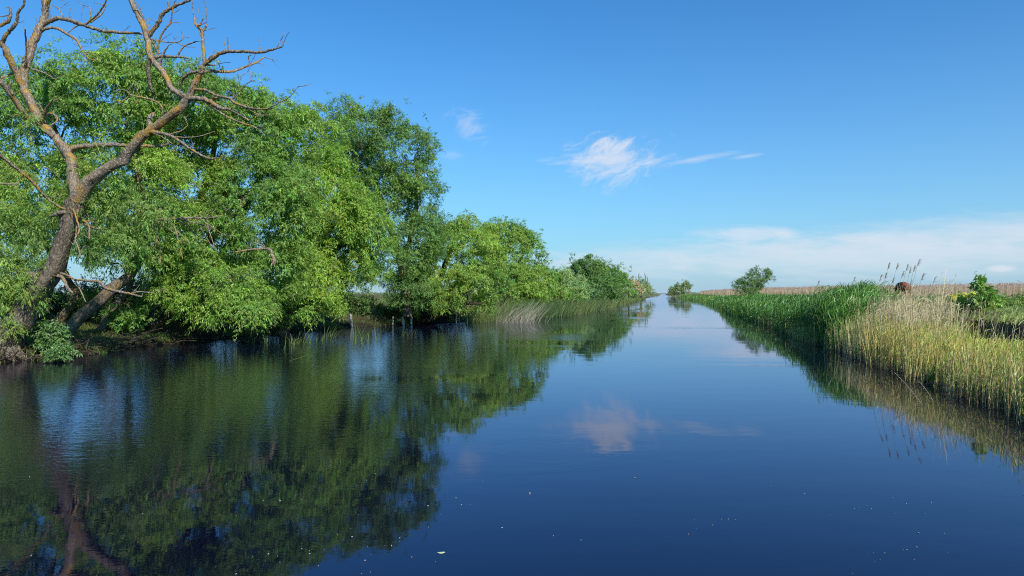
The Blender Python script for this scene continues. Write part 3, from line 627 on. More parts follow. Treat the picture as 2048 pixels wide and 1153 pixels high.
# ------------------------------------------------------------------ shrubs and undergrowth on the left bank
def shrub(name, label, px, py, D, w, h, seed, base=(0.07, 0.13, 0.025), ll=0.13, lw=0.035, n=90, cat='shrub', group='shrubs under the willows', droop=.3, spread=.3, mat=None, dark=False):
    rng = np.random.default_rng(seed)
    c = at(px, py, D); gz = float(height(c[0], c[1])); gz = max(gz, 0.02)
    root = empty(name, (c[0], c[1], gz)); tag(root, label, cat, group)
    st = []
    C, O = [], []
    for i in range(9):
        a = rng.uniform(0, 2 * pi); k = rng.uniform(0.2, 0.95)
        e = np.array([c[0] + cos(a) * w * k, c[1] + sin(a) * w * k * 0.7, gz + h * rng.uniform(0.45, 1)])
        s = np.array([c[0] + cos(a) * 0.1, c[1] + sin(a) * .1, gz - 0.05])
        st.append(tube([s, (s + e) / 2 + np.array([0, 0, 0.12 * h]), e], [0.025, 0.016, 0.006], 5, rng))
        m = n // 9; t = rng.uniform(0.25, 1.05, (m, 1)) ** 0.8
        C.append(s + (e - s) * t + np.array([0, 0, .12 * h]) * 4 * t * (1 - t) + rng.normal(0, 0.16, (m, 3)) * w); O.append(nrm((e - s) + rdir(m, rng)))
    v, q, cc = merge(st); mesh_np('stems', v, q, None, M_DARKB, root, smooth=True)
    C = np.vstack(C); O = np.vstack(O)
    k = C[:, 2] > np.maximum(height(C[:, 0], C[:, 1]), 0) + 0.05
    v, q, cc = foliage(C[k], O[k], 4, 7, spread, ll, lw, droop, base, rng)
    kk = v[:, 2].reshape(-1, 4).min(1) > 0.02
    v = v.reshape(-1, 4, 3)[kk].reshape(-1, 3)
    mesh_np('leaves', v, np.arange(len(v)).reshape(-1, 4), cc[kk], M_LEAF, root)
    return root
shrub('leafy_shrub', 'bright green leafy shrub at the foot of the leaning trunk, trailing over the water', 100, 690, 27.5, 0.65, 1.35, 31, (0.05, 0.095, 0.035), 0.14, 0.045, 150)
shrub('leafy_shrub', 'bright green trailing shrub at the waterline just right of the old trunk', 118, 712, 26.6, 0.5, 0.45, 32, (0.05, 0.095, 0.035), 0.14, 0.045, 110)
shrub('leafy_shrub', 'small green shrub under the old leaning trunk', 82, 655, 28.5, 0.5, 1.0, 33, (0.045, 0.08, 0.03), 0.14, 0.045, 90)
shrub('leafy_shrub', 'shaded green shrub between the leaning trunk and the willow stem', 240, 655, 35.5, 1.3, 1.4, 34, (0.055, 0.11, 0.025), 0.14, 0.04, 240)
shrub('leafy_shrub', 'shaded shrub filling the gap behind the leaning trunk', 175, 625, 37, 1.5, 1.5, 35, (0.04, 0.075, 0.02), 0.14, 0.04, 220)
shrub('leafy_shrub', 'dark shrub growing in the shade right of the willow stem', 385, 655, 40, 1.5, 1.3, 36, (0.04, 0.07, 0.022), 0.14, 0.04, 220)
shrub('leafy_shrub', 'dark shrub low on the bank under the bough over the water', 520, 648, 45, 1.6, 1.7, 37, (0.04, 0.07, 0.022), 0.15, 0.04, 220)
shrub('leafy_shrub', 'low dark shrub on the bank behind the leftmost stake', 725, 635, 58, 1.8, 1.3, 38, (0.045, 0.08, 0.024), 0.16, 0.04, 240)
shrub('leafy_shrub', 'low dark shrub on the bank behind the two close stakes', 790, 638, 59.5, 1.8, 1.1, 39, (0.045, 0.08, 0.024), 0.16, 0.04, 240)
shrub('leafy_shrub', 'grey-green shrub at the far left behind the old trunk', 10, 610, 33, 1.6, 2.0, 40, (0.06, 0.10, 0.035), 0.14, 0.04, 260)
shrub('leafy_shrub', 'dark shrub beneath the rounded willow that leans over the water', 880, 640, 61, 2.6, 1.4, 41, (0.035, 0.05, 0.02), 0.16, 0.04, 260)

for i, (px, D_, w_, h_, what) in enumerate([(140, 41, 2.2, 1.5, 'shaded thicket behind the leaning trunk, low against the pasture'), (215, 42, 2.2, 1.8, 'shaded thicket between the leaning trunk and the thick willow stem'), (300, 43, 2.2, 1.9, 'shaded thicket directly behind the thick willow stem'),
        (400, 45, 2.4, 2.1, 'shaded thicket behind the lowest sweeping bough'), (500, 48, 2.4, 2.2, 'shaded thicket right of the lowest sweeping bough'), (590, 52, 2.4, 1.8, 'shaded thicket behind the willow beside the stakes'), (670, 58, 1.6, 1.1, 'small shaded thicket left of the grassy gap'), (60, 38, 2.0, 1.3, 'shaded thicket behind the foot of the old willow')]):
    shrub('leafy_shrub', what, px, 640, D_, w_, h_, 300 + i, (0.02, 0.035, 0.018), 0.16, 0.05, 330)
# fallen sticks and roots at the waterline, one tangle per tree foot
def tangle(label, px0, px1, n, seed, lift=0.5, D=None):
    rng = np.random.default_rng(seed); parts = []
    c0 = None
    for i in range(n):
        px = rng.uniform(px0, px1)
        # find the waterline on this column
        ys = np.linspace(20, 75, 300); xs = (px - CX) / F * ys; j = int(np.argmax(xs < xl(ys))) if (xs < xl(ys)).any() else 0
        Dw = ys[j] + rng.uniform(-0.3, 1.8)
        s = np.array([(px - CX) / F * Dw, Dw, 0.0]); s[2] = max(0.03, float(height(s[0], s[1]))) + rng.uniform(0, lift) * .3
        if c0 is None: c0 = s.copy()
        a = rng.uniform(0, pi * 2); ln = rng.uniform(0.4, 1.7); e = s + np.array([cos(a) * ln, sin(a) * ln * .6, rng.uniform(-.15, lift)]); e[2] = max(e[2], -0.03)
        m = (s + e) / 2 + rng.normal(0, .12, 3); r = rng.uniform(0.012, 0.04)
        parts.append(tube([s, m, e], [r, r * .8, r * .4], 5, rng))
    v, q, c = merge(parts)
    o = mesh_np('driftwood_tangle', v, q, None, bark_mat('driftwood', (0.06, 0.045, 0.035), (0.2, 0.16, 0.12), (.1, .09, .04), .1, 2), None, True, origin=c0)
    tag(o, label, 'driftwood', 'tangles of sticks along the left waterline')
tangle('tangle of brown sticks and roots at the foot of the old bare willow', -20, 90, 40, 51)
tangle('tangle of brown roots on the bank below the leaning willow trunk', 130, 320, 90, 52)
tangle('dark roots and sticks on the bank under the bough sweeping to the water', 330, 560, 90, 53)
tangle('twiggy dark tangle standing in the water under the rounded willow', 838, 862, 190, 54, 1.1)

# ------------------------------------------------------------------ stakes
M_STK = plain_mat('peeled pale stake wood', (.45, .38, .30), (.85, .77, .66), 9)
def stake(label, px, pyt, pyb, rp, D, lean, seed):
    rng = np.random.default_rng(seed)
    b = at(px, pyb, D); b[2] = -0.4; t = at(px + lean, pyt, D)
    m = (b + t) / 2 + rng.normal(0, .01, 3); r = rp * 1.2 * D / F
    v, q, c = tube([b, m, t], [r, r * 1.05, r * .95], 9, rng, 0.05)
    o = mesh_np('wooden_stake', v, q, None, M_STK, None, True, origin=b)
    tag(o, label, 'stake', 'wooden stakes in the shallow water')
stake('pale wooden stake tilting left, the leftmost and tallest in the water', 706, 628, 655, 2.1, 54, -6, 1)
stake('thin grey stake standing upright in the water before the dark bank', 786, 633, 650, 1.1, 57, 0, 2)
stake('short pale stake leaning left, between two thinner stakes in the water', 808, 633, 650, 1.8, 57, -3, 3)
stake('mottled pale stake at the edge of the dark twiggy tangle', 823, 631, 649, 1.4, 57.5, 0, 4)
stake('thin pale stake left of a twin under the rounded willow', 913, 625, 645, .9, 60, 0, 5)
stake('thin pale stake just right of its twin under the rounded willow', 919, 630, 645, .8, 60.5, 0, 6)
stake('pale stub of a stake nearest to the rushes', 934, 636, 645, .9, 60, 1, 7)

# ------------------------------------------------------------------ reeds and grasses
def blades_obj(name, parts, kind='stuff', label=None, cat=None, mat=None, origin=None, group=None):
    v, q, c = merge(parts)
    o = mesh_np(name, v, q, c, mat or M_REED, origin=origin)
    tag(o, label, cat, group, kind)
    return o
def scatter_right(n, y0, y1, d0, d1, rng, power=1.0):
    """points on the right bank, more of them close to the eye"""
    u = rng.random(n); k = power
    y = (y0 ** (1 - k) + u * (y1 ** (1 - k) - y0 ** (1 - k))) ** (1 / (1 - k)) if k != 1 else y0 * (y1 / y0) ** u
    d = rng.uniform(0, 1, n) ** 0.6; d = d0(y) + d * (d1(y) - d0(y))
    x = xr(y) + d
    return x, y, d
def scatter_left(n, y0, y1, d0, d1, rng):
    y = y0 * (y1 / y0) ** rng.random(n); d = d0 + rng.random(n) * (d1 - d0)
    return xl(y) - d, y, d

def reed_stand(n, y0, y1, d0, d1, hgt, stemw, leafw, c_stem, c_leaf, nleaf, rng, dry=0.5, power=1.0, lean=0.08, leafL=0.35, zmin=-0.15, minfrac=.25, upr=1.0):
    x, y, d = scatter_right(n, y0, y1, d0, d1, rng, power)
    z = np.maximum(height(x, y), zmin)
    p = np.stack([x, y, z], 1)
    h = hgt(x, y, d) * (0.45 + 0.72 * rng.beta(2.4, 1.3, n)) * (1 + .10 * n2(x, y, 4.0))
    dirn = nrm(np.stack([rng.normal(lean, 0.10, n), rng.normal(0, 0.10, n), np.ones(n)], 1))
    bend = np.stack([rng.normal(lean * 0.9, 0.08, n), rng.normal(0, 0.05, n), -np.abs(rng.normal(0, .03, n))], 1)
    wn = stemw * rng.uniform(.7, 1.3, n)
    cs = vary(c_stem(x, y, d), n, 0.25, 0.08, rng)
    parts = [strips(p, dirn, h, bend, wn, cs, 3, True, rng)]
    m = n * nleaf
    t = rng.uniform(minfrac, 1.0, m); P = np.repeat(p, nleaf, 0); Dn = np.repeat(dirn, nleaf, 0); Hh = np.repeat(h, nleaf); Bn = np.repeat(bend, nleaf, 0)
    pos = P + Dn * (Hh * t)[:, None] + Bn * (Hh * t * t)[:, None]
    a = rng.uniform(0, 2 * pi, m)
    ld = nrm(np.stack([np.cos(a) * .55 + 0.25, np.sin(a) * .45, rng.uniform(0.5, 1.5, m) * upr], 1))
    ll_ = leafL * rng.uniform(.6, 1.3, m)
    be = np.stack([rng.normal(0.15, .1, m), rng.normal(0, .1, m), -rng.uniform(0.05, .55, m)], 1)
    cl = vary(np.repeat(c_leaf(x, y, d), nleaf, 0) , m, 0.28, 0.10, rng)
    parts.append(strips(pos, ld, ll_, be, leafw * rng.uniform(.6, 1.2, m), cl, 3, False, rng))
    return parts

rg = np.random.default_rng(77)
GOLD = np.array([0.76, 0.54, 0.19]); STRAW = np.array([0.74, 0.57, 0.33]); YG = np.array([0.42, 0.50, 0.07]); GREEN = np.array([0.075, 0.20, 0.03]); BGREEN = np.array([0.14, 0.31, 0.035])
def lerp(a, b, t): t = np.clip(t, 0, 1)[:, None]; return a * (1 - t) + b * t
# golden reeds near the eye (y 6..37)
gp = reed_stand(12500, 7, 38, lambda y: -0.5 - 0 * y, lambda y: belt(y) * 0.95, lambda x, y, d: 1.05 + 0.30 * np.clip((y - 17) / 11, 0, 1) + 0.14 * n2(x, y, 1.3), 0.014, 0.014,
                lambda x, y, d: lerp(GOLD, STRAW, (n2(x, y, .9) + .3)), lambda x, y, d: lerp(lerp(YG, GREEN * 1.6, n2(x, y, 1.1, 3) * 1.2 + .05), BGREEN, (y - 26) / 10), 3, rg, power=.9, lean=.01, leafL=.24, upr=1.6)
blades_obj('golden_reeds', gp, label='stand of golden and yellow-green reeds along the near right waterline', cat='reeds')
gp = reed_stand(3000, 37, 62, lambda y: -0.9 - 0 * y, lambda y: .5 + 0 * y, lambda x, y, d: .75 + .2 * n2(x, y, 1.3), 0.018, 0.018,
                lambda x, y, d: lerp(GOLD * .8, STRAW * .8, (n2(x, y, .9) + .3)), lambda x, y, d: lerp(YG, GREEN * 1.4, n2(x, y, 1.1, 3) + .3), 3, rg, power=.9, lean=.0, leafL=.24, upr=.8)
blades_obj('waterside_sedge', gp, label='short brownish sedge at the foot of the green reeds', cat='sedge')
# pale dry stalks rising above
dp = reed_stand(1700, 23.5, 34, lambda y: 0.3 + 0 * y, lambda y: belt(y) + .3, lambda x, y, d: 1.9 + 0.25 * n2(x, y, .8), 0.013, 0.012,
                lambda x, y, d: np.tile(STRAW * 1.1, (len(x), 1)), lambda x, y, d: np.tile(STRAW * .9, (len(x), 1)), 3, rg, power=1, lean=.05, leafL=.2, minfrac=.5)
dp += reed_stand(170, 13, 24, lambda y: 0.2 + 0 * y, lambda y: belt(y) + .6, lambda x, y, d: 1.7 + 0.2 * n2(x, y, .8), 0.012, 0.012,
                lambda x, y, d: np.tile(STRAW * 1.0, (len(x), 1)), lambda x, y, d: np.tile(STRAW * .8, (len(x), 1)), 2, rg, power=1, lean=.03, leafL=.2, minfrac=.5)
dp += reed_stand(420, 26.5, 30, lambda y: 1.0 + 0 * y, lambda y: belt(y) + .4, lambda x, y, d: 2.25 + 0.3 * n2(x, y, 1.8), 0.014, 0.013,
                lambda x, y, d: np.tile(STRAW, (len(x), 1)), lambda x, y, d: np.tile(STRAW * .85, (len(x), 1)), 3, rg, power=1, lean=.05, leafL=.22, minfrac=.5)
blades_obj('dry_reeds', dp, label='pale dry reed stalks standing above the golden reeds on the right bank', cat='reeds')
gp = reed_stand(2600, 12, 36, lambda y: -.2 + 0 * y, lambda y: belt(y), lambda x, y, d: 1.35 * np.clip(n2(x, y, 1.0, 5) + .12 + np.clip((y - 27) / 9, 0, .8), 0.02, 1), 0.016, 0.03,
                lambda x, y, d: np.tile(GREEN * 1.1, (len(x), 1)), lambda x, y, d: lerp(GREEN, BGREEN, n2(x, y, .8) + .4), 5, rg, power=.9, lean=.05, leafL=.4, minfrac=.15)
blades_obj('green_reed_patches', gp, label='green reed patches growing through the golden reeds', cat='reeds')
# tall green reed clump, then the long green fringe
gp = reed_stand(7500, 32, 46, lambda y: -0.4 + 0 * y, lambda y: belt(y) * 1.0, lambda x, y, d: 1.75 + 0.62 * np.exp(-((y - 37.5) / 4.0) ** 2) + .1 * n2(x, y, 1.2), 0.018, 0.034,
                lambda x, y, d: np.tile(GREEN * 1.1, (len(x), 1)), lambda x, y, d: lerp(GREEN, BGREEN, n2(x, y, .8) + .4), 6, rg, power=.9, lean=.07, leafL=.55, minfrac=.15)
blades_obj('tall_green_reeds', gp, label='tallest clump of green reeds beside the golden reeds', cat='reeds')
gp = reed_stand(16000, 44, 110, lambda y: -1.0 + 0 * y, lambda y: belt(y) * 1.0, lambda x, y, d: 1.72 + .15 * n2(x, y, .6), 0.03, 0.05,
                lambda x, y, d: np.tile(GREEN * 1.1, (len(x), 1)), lambda x, y, d: lerp(GREEN, BGREEN, n2(x, y, .5) + .3), 4, rg, power=1, lean=.04, leafL=.5)
blades_obj('green_reeds', gp, label='long fringe of green reeds along the right bank into the distance', cat='reeds')
gp = reed_stand(9000, 105, 420, lambda y: -1.0 + 0 * y, lambda y: 4.5 + 0 * y, lambda x, y, d: 1.3 + .3 * n2(x, y, .2), 0.07, 0.11,
                lambda x, y, d: lerp(GREEN * 1.3, YG * .8, n2(x, y, .1) + .3), lambda x, y, d: lerp(GREEN * 1.2, YG, n2(x, y, .12)), 3, rg, power=1, lean=.03, leafL=.5)
blades_obj('far_reeds', gp, label='short green waterside plants edging the far right bank', cat='reeds')
# brown broken litter along the right waterline
n = 5200
x, y, d = scatter_right(n, 9, 60, lambda y: -.35 + 0 * y, lambda y: .55 + 0 * y, rg)
p = np.stack([x, y, np.maximum(height(x, y), 0) + rg.uniform(0, .12, n)], 1)
dr_ = nrm(np.stack([rg.normal(0, 1, n), rg.normal(0, 1, n), np.abs(rg.normal(.15, .5, n))], 1))
litter = [strips(p, dr_, rg.uniform(.12, .5, n), rg.normal(0, .1, (n, 3)), np.full(n, .012), vary(np.array([0.15, 0.085, 0.05]), n, .4, .1), 2, True, rg)]
blades_obj('reed_litter', litter, label='brown broken reed litter at the foot of the reeds', cat='litter')

# meadow on the right: sedge on the bank, short grass further out
def meadow_right(n, y0, y1, d0, d1, h, w, colf, rng, lean=.25):
    y = y0 * (y1 / y0) ** rng.random(n); d = d0 + (d1 - d0) * rng.random(n) ** 1.3
    x = xr(y) + belt(y) / .95 + d
    k = (in_reeds(x, y) < 1) & ((d > .8) | (n2(x, y, 1.1, 2.0) > -.15) | (rng.random(len(d)) < .25)); x, y, d = x[k], y[k], d[k]; n = len(x)
    p = np.stack([x, y, height(x, y) - .02], 1)
    dirn = nrm(np.stack([rng.normal(lean * .4, .35, n), rng.normal(0, .3, n), np.ones(n)], 1))
    bend = np.stack([rng.normal(lean, .25, n), rng.normal(0, .25, n), -rng.uniform(.05, .4, n)], 1)
    hh = h * rng.uniform(.5, 1.3, n) * (1 + .5 * n2(x, y, 1.3))
    return [strips(p, dirn, hh, bend, w * rng.uniform(.6, 1.3, n), vary(colf(x, y), n, .25, .1, rng), 2, False, rng)]
OL = np.array([0.44, 0.52, 0.13]); OG = np.array([0.17, 0.25, 0.06])
g = meadow_right(75000, 12, 48, .35, 13, .22, .014, lambda x, y: lerp(OL, OG, n2(x, y, .8) + .35), rg)
blades_obj('meadow_grass', g, label='yellow-green grass over the near right bank', cat='grass')
g = meadow_right(45000, 45, 170, .2, 50, .30, .04, lambda x, y: lerp(OG * .9, np.array([.07, .15, .03]), n2(x, y, .15) + .5), rg)
blades_obj('pasture_grass', g, label='green pasture grass between the river reeds and the tan reedbed', cat='grass')

# the tan reedbed
def reedbed(n, rng):
    y = 55 * (420 / 55) ** rng.random(n); e = np.interp(y, [40, 85, 130, 180, 260, 400, 900], [74, 60, 54, 56, 72, 104, 216])
    x = e + rng.random(n) ** 1.2 * 22 + 1.2 * n2(y, y, .3)
    k = (x / y) < .82; x, y = x[k], y[k]; n = len(x)
    p = np.stack([x, y, height(x, y)], 1)
    h = (1.55 + .16 * n2(x, y, .2) + .06 * n2(x, y, .9)) * rng.uniform(.75, 1.1, n) + (rng.random(n) < .04) * .35
    dirn = nrm(np.stack([rng.normal(.04, .06, n), rng.normal(0, .06, n), np.ones(n)], 1))
    s = (y / 100)
    c = vary(lerp(np.array([.60, .46, .31]), np.array([.50, .44, .22]), n2(x, y, .12)), n, .18, .06, rng)
    a = strips(p, dirn, h, np.stack([rng.normal(.08, .06, n), np.zeros(n), np.zeros(n)], 1), .03 * s, c, 2, True, rng)
    top = p + dirn * h[:, None]
    b = strips(top, nrm(dirn + np.array([.3, 0, 0])), np.full(n, .2), np.tile([[.3, 0, -.3]], (n, 1)), .07 * s, vary(np.array([.46, .32, .24]), n, .2, .06, rng), 2, False, rng)
    return [a, b]
blades_obj('tan_reedbed', reedbed(52000, rg), label='wide bed of tan dry reeds filling the horizon on the right', cat='reeds')
# low hedgerows on the horizon
def horizon_growth():
    rng = np.random.default_rng(3); n = 9000
    a = np.radians(rng.uniform(-40, 42, n)); r = rng.uniform(900, 1100, n)
    x, y = r * np.sin(a), r * np.cos(a)
    h = 1.2 + 3.2 * np.clip(n2(x, y, .02) + .1 * n2(x, y, .2), 0, 1)
    k = (x < xl(y) - 4) | (x > xr(y) + 4); x, y, h = x[k], y[k], h[k]; n = len(x)
    p = np.stack([x, y, height(x, y)], 1)
    C = p + np.stack([rng.normal(0, 2, n), rng.normal(0, 2, n), h * rng.random(n)], 1)
    v, q, c = foliage(C, rdir(n, rng), 2, 4, 1.2, 1.2, .7, .1, (0.09, 0.11, 0.08), rng)
    o = mesh_np('far_hedges', v, q, c, M_LEAF); tag(o, 'low line of hazy far-off bushes on the horizon', 'bushes', None, 'stuff')
horizon_growth()

# left bank: pasture grass, bank grass, rushes
def left_grass(n, y0, y1, d0, d1, h, w, colf, rng, name, label):
    x, y, d = scatter_left(n, y0, y1, d0, d1, rng)
    p = np.stack([x, y, np.maximum(height(x, y), -.1)], 1)
    dirn = nrm(np.stack([rng.normal(.05, .25, n), rng.normal(0, .2, n), np.ones(n)], 1))
    bend = np.stack([rng.normal(.1, .2, n), rng.normal(0, .2, n), -rng.uniform(0, .3, n)], 1)
    blades_obj(name, [strips(p, dirn, h * rng.uniform(.5, 1.2, n) * (1 + .4 * n2(x, y, .9)), bend, w * rng.uniform(.6, 1.3, n), vary(colf(x, y, d), n, .25, .1, rng), 2, False, rng)], label=label, cat='grass')
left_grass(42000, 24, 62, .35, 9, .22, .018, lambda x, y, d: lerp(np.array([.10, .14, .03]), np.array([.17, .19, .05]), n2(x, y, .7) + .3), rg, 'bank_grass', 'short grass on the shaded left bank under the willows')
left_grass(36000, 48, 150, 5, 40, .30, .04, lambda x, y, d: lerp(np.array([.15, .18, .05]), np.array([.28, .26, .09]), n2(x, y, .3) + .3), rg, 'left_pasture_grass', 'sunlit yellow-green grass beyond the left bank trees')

def waterline_grass():
    rng = np.random.default_rng(88)
    x, y, d = scatter_left(16000, 24.5, 60, -.15, 1.3, rng); k = (n2(x, y, 1.2, 1) > .1) | (rng.random(len(x)) < .12); x, y, d = x[k], y[k], d[k]; n = len(x)
    p = np.stack([x, y, np.maximum(height(x, y), -.05)], 1)
    dirn = nrm(np.stack([rng.normal(.15, .4, n), rng.normal(-.2, .3, n), np.ones(n)], 1))
    blades_obj('waterline_grass', [strips(p, dirn, rng.uniform(.08, .34, n), np.stack([rng.normal(.1, .3, n), rng.normal(-.1, .3, n), -rng.uniform(0, .5, n)], 1), np.full(n, .016), vary(lerp(np.array([.14, .22, .04]), np.array([.34, .34, .08]), n2(x, y, .6) + .2), n, .25, .1, rng), 2, False, rng)], label='tufts of mossy yellow-green grass along the left waterline', cat='grass')
waterline_grass()
def left_rushes():
    rng = np.random.default_rng(19); n = 15000
    y = 57.5 * (300 / 57.5) ** (rng.random(n) ** 1.25); d = rng.uniform(-2.6, 2.2, n)
    x = xl(y) - d
    sx = CX + x / y * F
    k = sx > 930; x, y, d = x[k], y[k], d[k]; n = len(x)
    p = np.stack([x, y, np.maximum(height(x, y), -.15)], 1)
    h = (1.55 + .3 * n2(x, y, .5)) * rng.uniform(.6, 1.15, n) * np.interp(y, [57, 80, 140, 300], [1, 1.05, .9, .8])
    dirn = nrm(np.stack([rng.normal(.14, .14, n), rng.normal(0, .1, n), np.ones(n)], 1))
    c = lerp(np.array([.075, .14, .035]), np.array([.20, .24, .06]), n2(x, y, .35) + .25 + np.clip((y - 90) / 100, 0, .5))
    w = .026 * np.clip(y / 60, 1, 4)
    blades_obj('green_rushes', [strips(p, dirn, h, np.stack([rng.normal(.22, .12, n), rng.normal(0, .1, n), -rng.uniform(0, .1, n)], 1), w, vary(c, n, .22, .1, rng), 3, True, rng)], label='green rushes standing in the shallows along the left bank', cat='rushes')
    # the pale straw clump
    m = 260; y = rng.uniform(59.5, 70, m); x = (rng.normal(1035, 23, m) - CX) / F * y
    p = np.stack([x, y, np.maximum(height(x, y), -.1)], 1)
    dirn = nrm(np.stack([rng.normal(.25, .2, m), rng.normal(0, .1, m), np.ones(m)], 1))
    o = blades_obj('pale_rushes', [strips(p, dirn, rng.uniform(0.7, 2.2, m), np.stack([rng.normal(.35, .12, m), rng.normal(0, .08, m), -rng.uniform(.05, .2, m)], 1), np.full(m, .026), vary(np.array([.42, .38, .28]), m, .15, .04, rng), 3, True, rng)], kind=None, label='clump of pale silvery dry rushes bent to the right over the green ones', cat='rushes', origin=(0.3, 63, 0))
left_rushes()

# tufts standing in open water
GT = 'grass tufts standing in the open water'
def tuft(px, py, hp, n, seed, label, spread=.15, bendx=.1):
    rng = np.random.default_rng(seed); D = H * F / (py - HOR); b = at(px, py, D); b[2] = -.1
    p = b + np.stack([rng.normal(0, spread, n), rng.normal(0, spread * 1.5, n), np.zeros(n)], 1)
    h = hp * D / F * rng.uniform(.4, 1.1, n) + .1
    dirn = nrm(np.stack([rng.normal(bendx, .18, n), rng.normal(0, .1, n), np.ones(n)], 1))
    blades_obj('water_grass_tuft', [strips(p, dirn, h, np.stack([rng.normal(bendx, .2, n), rng.normal(0, .1, n), -rng.uniform(0, .25, n)], 1), np.full(n, .02), vary(np.array([.15, .22, .05]), n, .25, .1, rng), 4, True, rng)], kind=None, label=label, cat='grass tuft', origin=b, group=GT)
tuft(716, 689, 45, 34, 61, 'tallest grass tuft in open water, below the leftmost stake')
tuft(590, 690, 32, 24, 62, 'bushy green tuft in the water below the dark bank shrub', .2)
tuft(608, 688, 30, 18, 63, 'green tuft just right of a bushier one in the water', .2)
tuft(567, 700, 28, 3, 64, 'few lone blades left of the bushy tuft', .04)
tuft(735, 684, 24, 12, 65, 'thin grass tuft right of the tallest one', .12)
tuft(756, 680, 26, 14, 66, 'feathery tuft in the water before the two close stakes', .14)
tuft(658, 676, 30, 26, 67, 'wide tuft in the water left of the leftmost stake', .15)
tuft(640, 682, 18, 12, 68, 'low sparse tuft left of the wide tuft', .12)
tuft(530, 686, 22, 9, 69, 'sparse pale tuft nearest to the bough over the water', .1)
tuft(572, 722, 16, 2, 70, 'pair of arching blades bent right in the open water, left of two others', .03, .9)
tuft(597, 716, 18, 2, 71, 'pair of arching blades in the middle of the open water', .03, .8)
tuft(613, 718, 16, 1, 72, 'single arching blade rightmost in the open water', .03, .8)
tuft(812, 672, 20, 20, 73, 'small tuft in the water below the mottled stake', .25)
tuft(505, 683, 14, 6, 74, 'few short blades close to the left bank', .2)

# fallen reed stalks lying over the water on the right
for i, (a, b_, lab) in enumerate([((1788, 745), (1842, 806), 'grey fallen reed stalk dipping into the water, leftmost of two'), ((1836, 762), (1866, 802), 'grey fallen reed stalk dipping into the water, right of a longer one')]):
    D = H * F / (b_[1] - HOR) ; e = at(b_[0], b_[1], D); e[2] = -.02; s = at(a[0], a[1], D + 1.2)
    v, q, c = tube([s, (s + e) / 2 + np.array([0, 0, .04]), e], [.006, .006, .005], 6, rg)
    o = mesh_np('fallen_reed', v, q, None, M_STAKE, None, True, origin=e); tag(o, lab, 'reed stalk', 'fallen reed stalks over the water')

# tall plumed reeds
def plume(px, pyt, seed, label, bend=.35, pb=None, D=27.0, plen=.28):
    rng = np.random.default_rng(seed)
    t = at(px, pyt, D); bx = t[0] - .35 - bend * .5; by = D
    gz = float(height(bx, by)); hgt = t[2] - gz
    root = empty('plumed_reed', (bx, by, gz)); tag(root, label, 'reed', 'plumed reeds above the right bank')
    b = np.array([bx, by, gz]); m1 = b * .5 + t * .5 + np.array([-.12, 0, .05]); m2 = b * .15 + t * .85 + np.array([-.05, 0, .02])
    v, q, c = tube([b, m1, m2, t], [.007, .006, .005, .003], 5, rng, .02); mesh_np('stem', v, q, None, plain_mat('dry stem', (.30, .23, .15), (.40, .32, .22)), root, True)
    n = 60; u = rng.random(n); dv = nrm(t - m2)
    p = t - dv * (plen * (1 - u))[:, None] * .9
    cl = vary(np.array([.20, .13, .09]), n, .2, .05, rng)
    v, q, c = strips(p, nrm(dv + rng.normal(0, .26, (n, 3)) + np.array([.4, 0, 0])), plen * rng.uniform(.25, .6, n), np.tile([[bend * .6, 0, -.35]], (n, 1)), np.full(n, .007), cl, 2, False, rng)
    mesh_np('plume', v, q, c, M_REED, root)
    for k in range(2):
        pass
PL = [(1838, 520, 'tallest plumed reed, its dark plume arching over to the right', .9), (1815, 530, 'dark plumed reed just left of the tallest one', .3), (1829, 533, 'upright plume just right of the reeds leaning together above the cow', .12),
      (1821, 536, 'short narrow plume between two taller plumes above the cow', .05), (1806, 545, 'broad drooping brown plume right above the cow', .7), (1795, 528, 'slender plume leaning right, second from the left in the tall group', .25), (1778, 527, 'upright plume standing at the left of the tall group', .02),
      (1762, 551, 'leaning plume leftmost of the group above the smaller cow', .4), (1772, 547, 'faint thin plume beside the leftmost leaning plume', .1), (1787, 556, 'low hooked plume above the left side of the cow', .6), (1846, 549, 'plume bent far right, right of the cow', .8),
      (1822, 562, 'short plume low between the cow and the tallest reed', .1), (1870, 555, 'lone dark plume right of the cow, left of the sapling', .4), (1722, 562, 'lone plume above the tall green reed clump', .4), (1637, 563, 'small lone plume far left over the green reeds', .3), (1709, 555, 'thin plume rising from the tall green reeds', .3)]
for i, (px, py, lab, bd) in enumerate(PL): plume(px, py, 200 + i, lab, bd * .5, D=27.0 + (i % 5) * .7 if px > 1740 else 37.5)

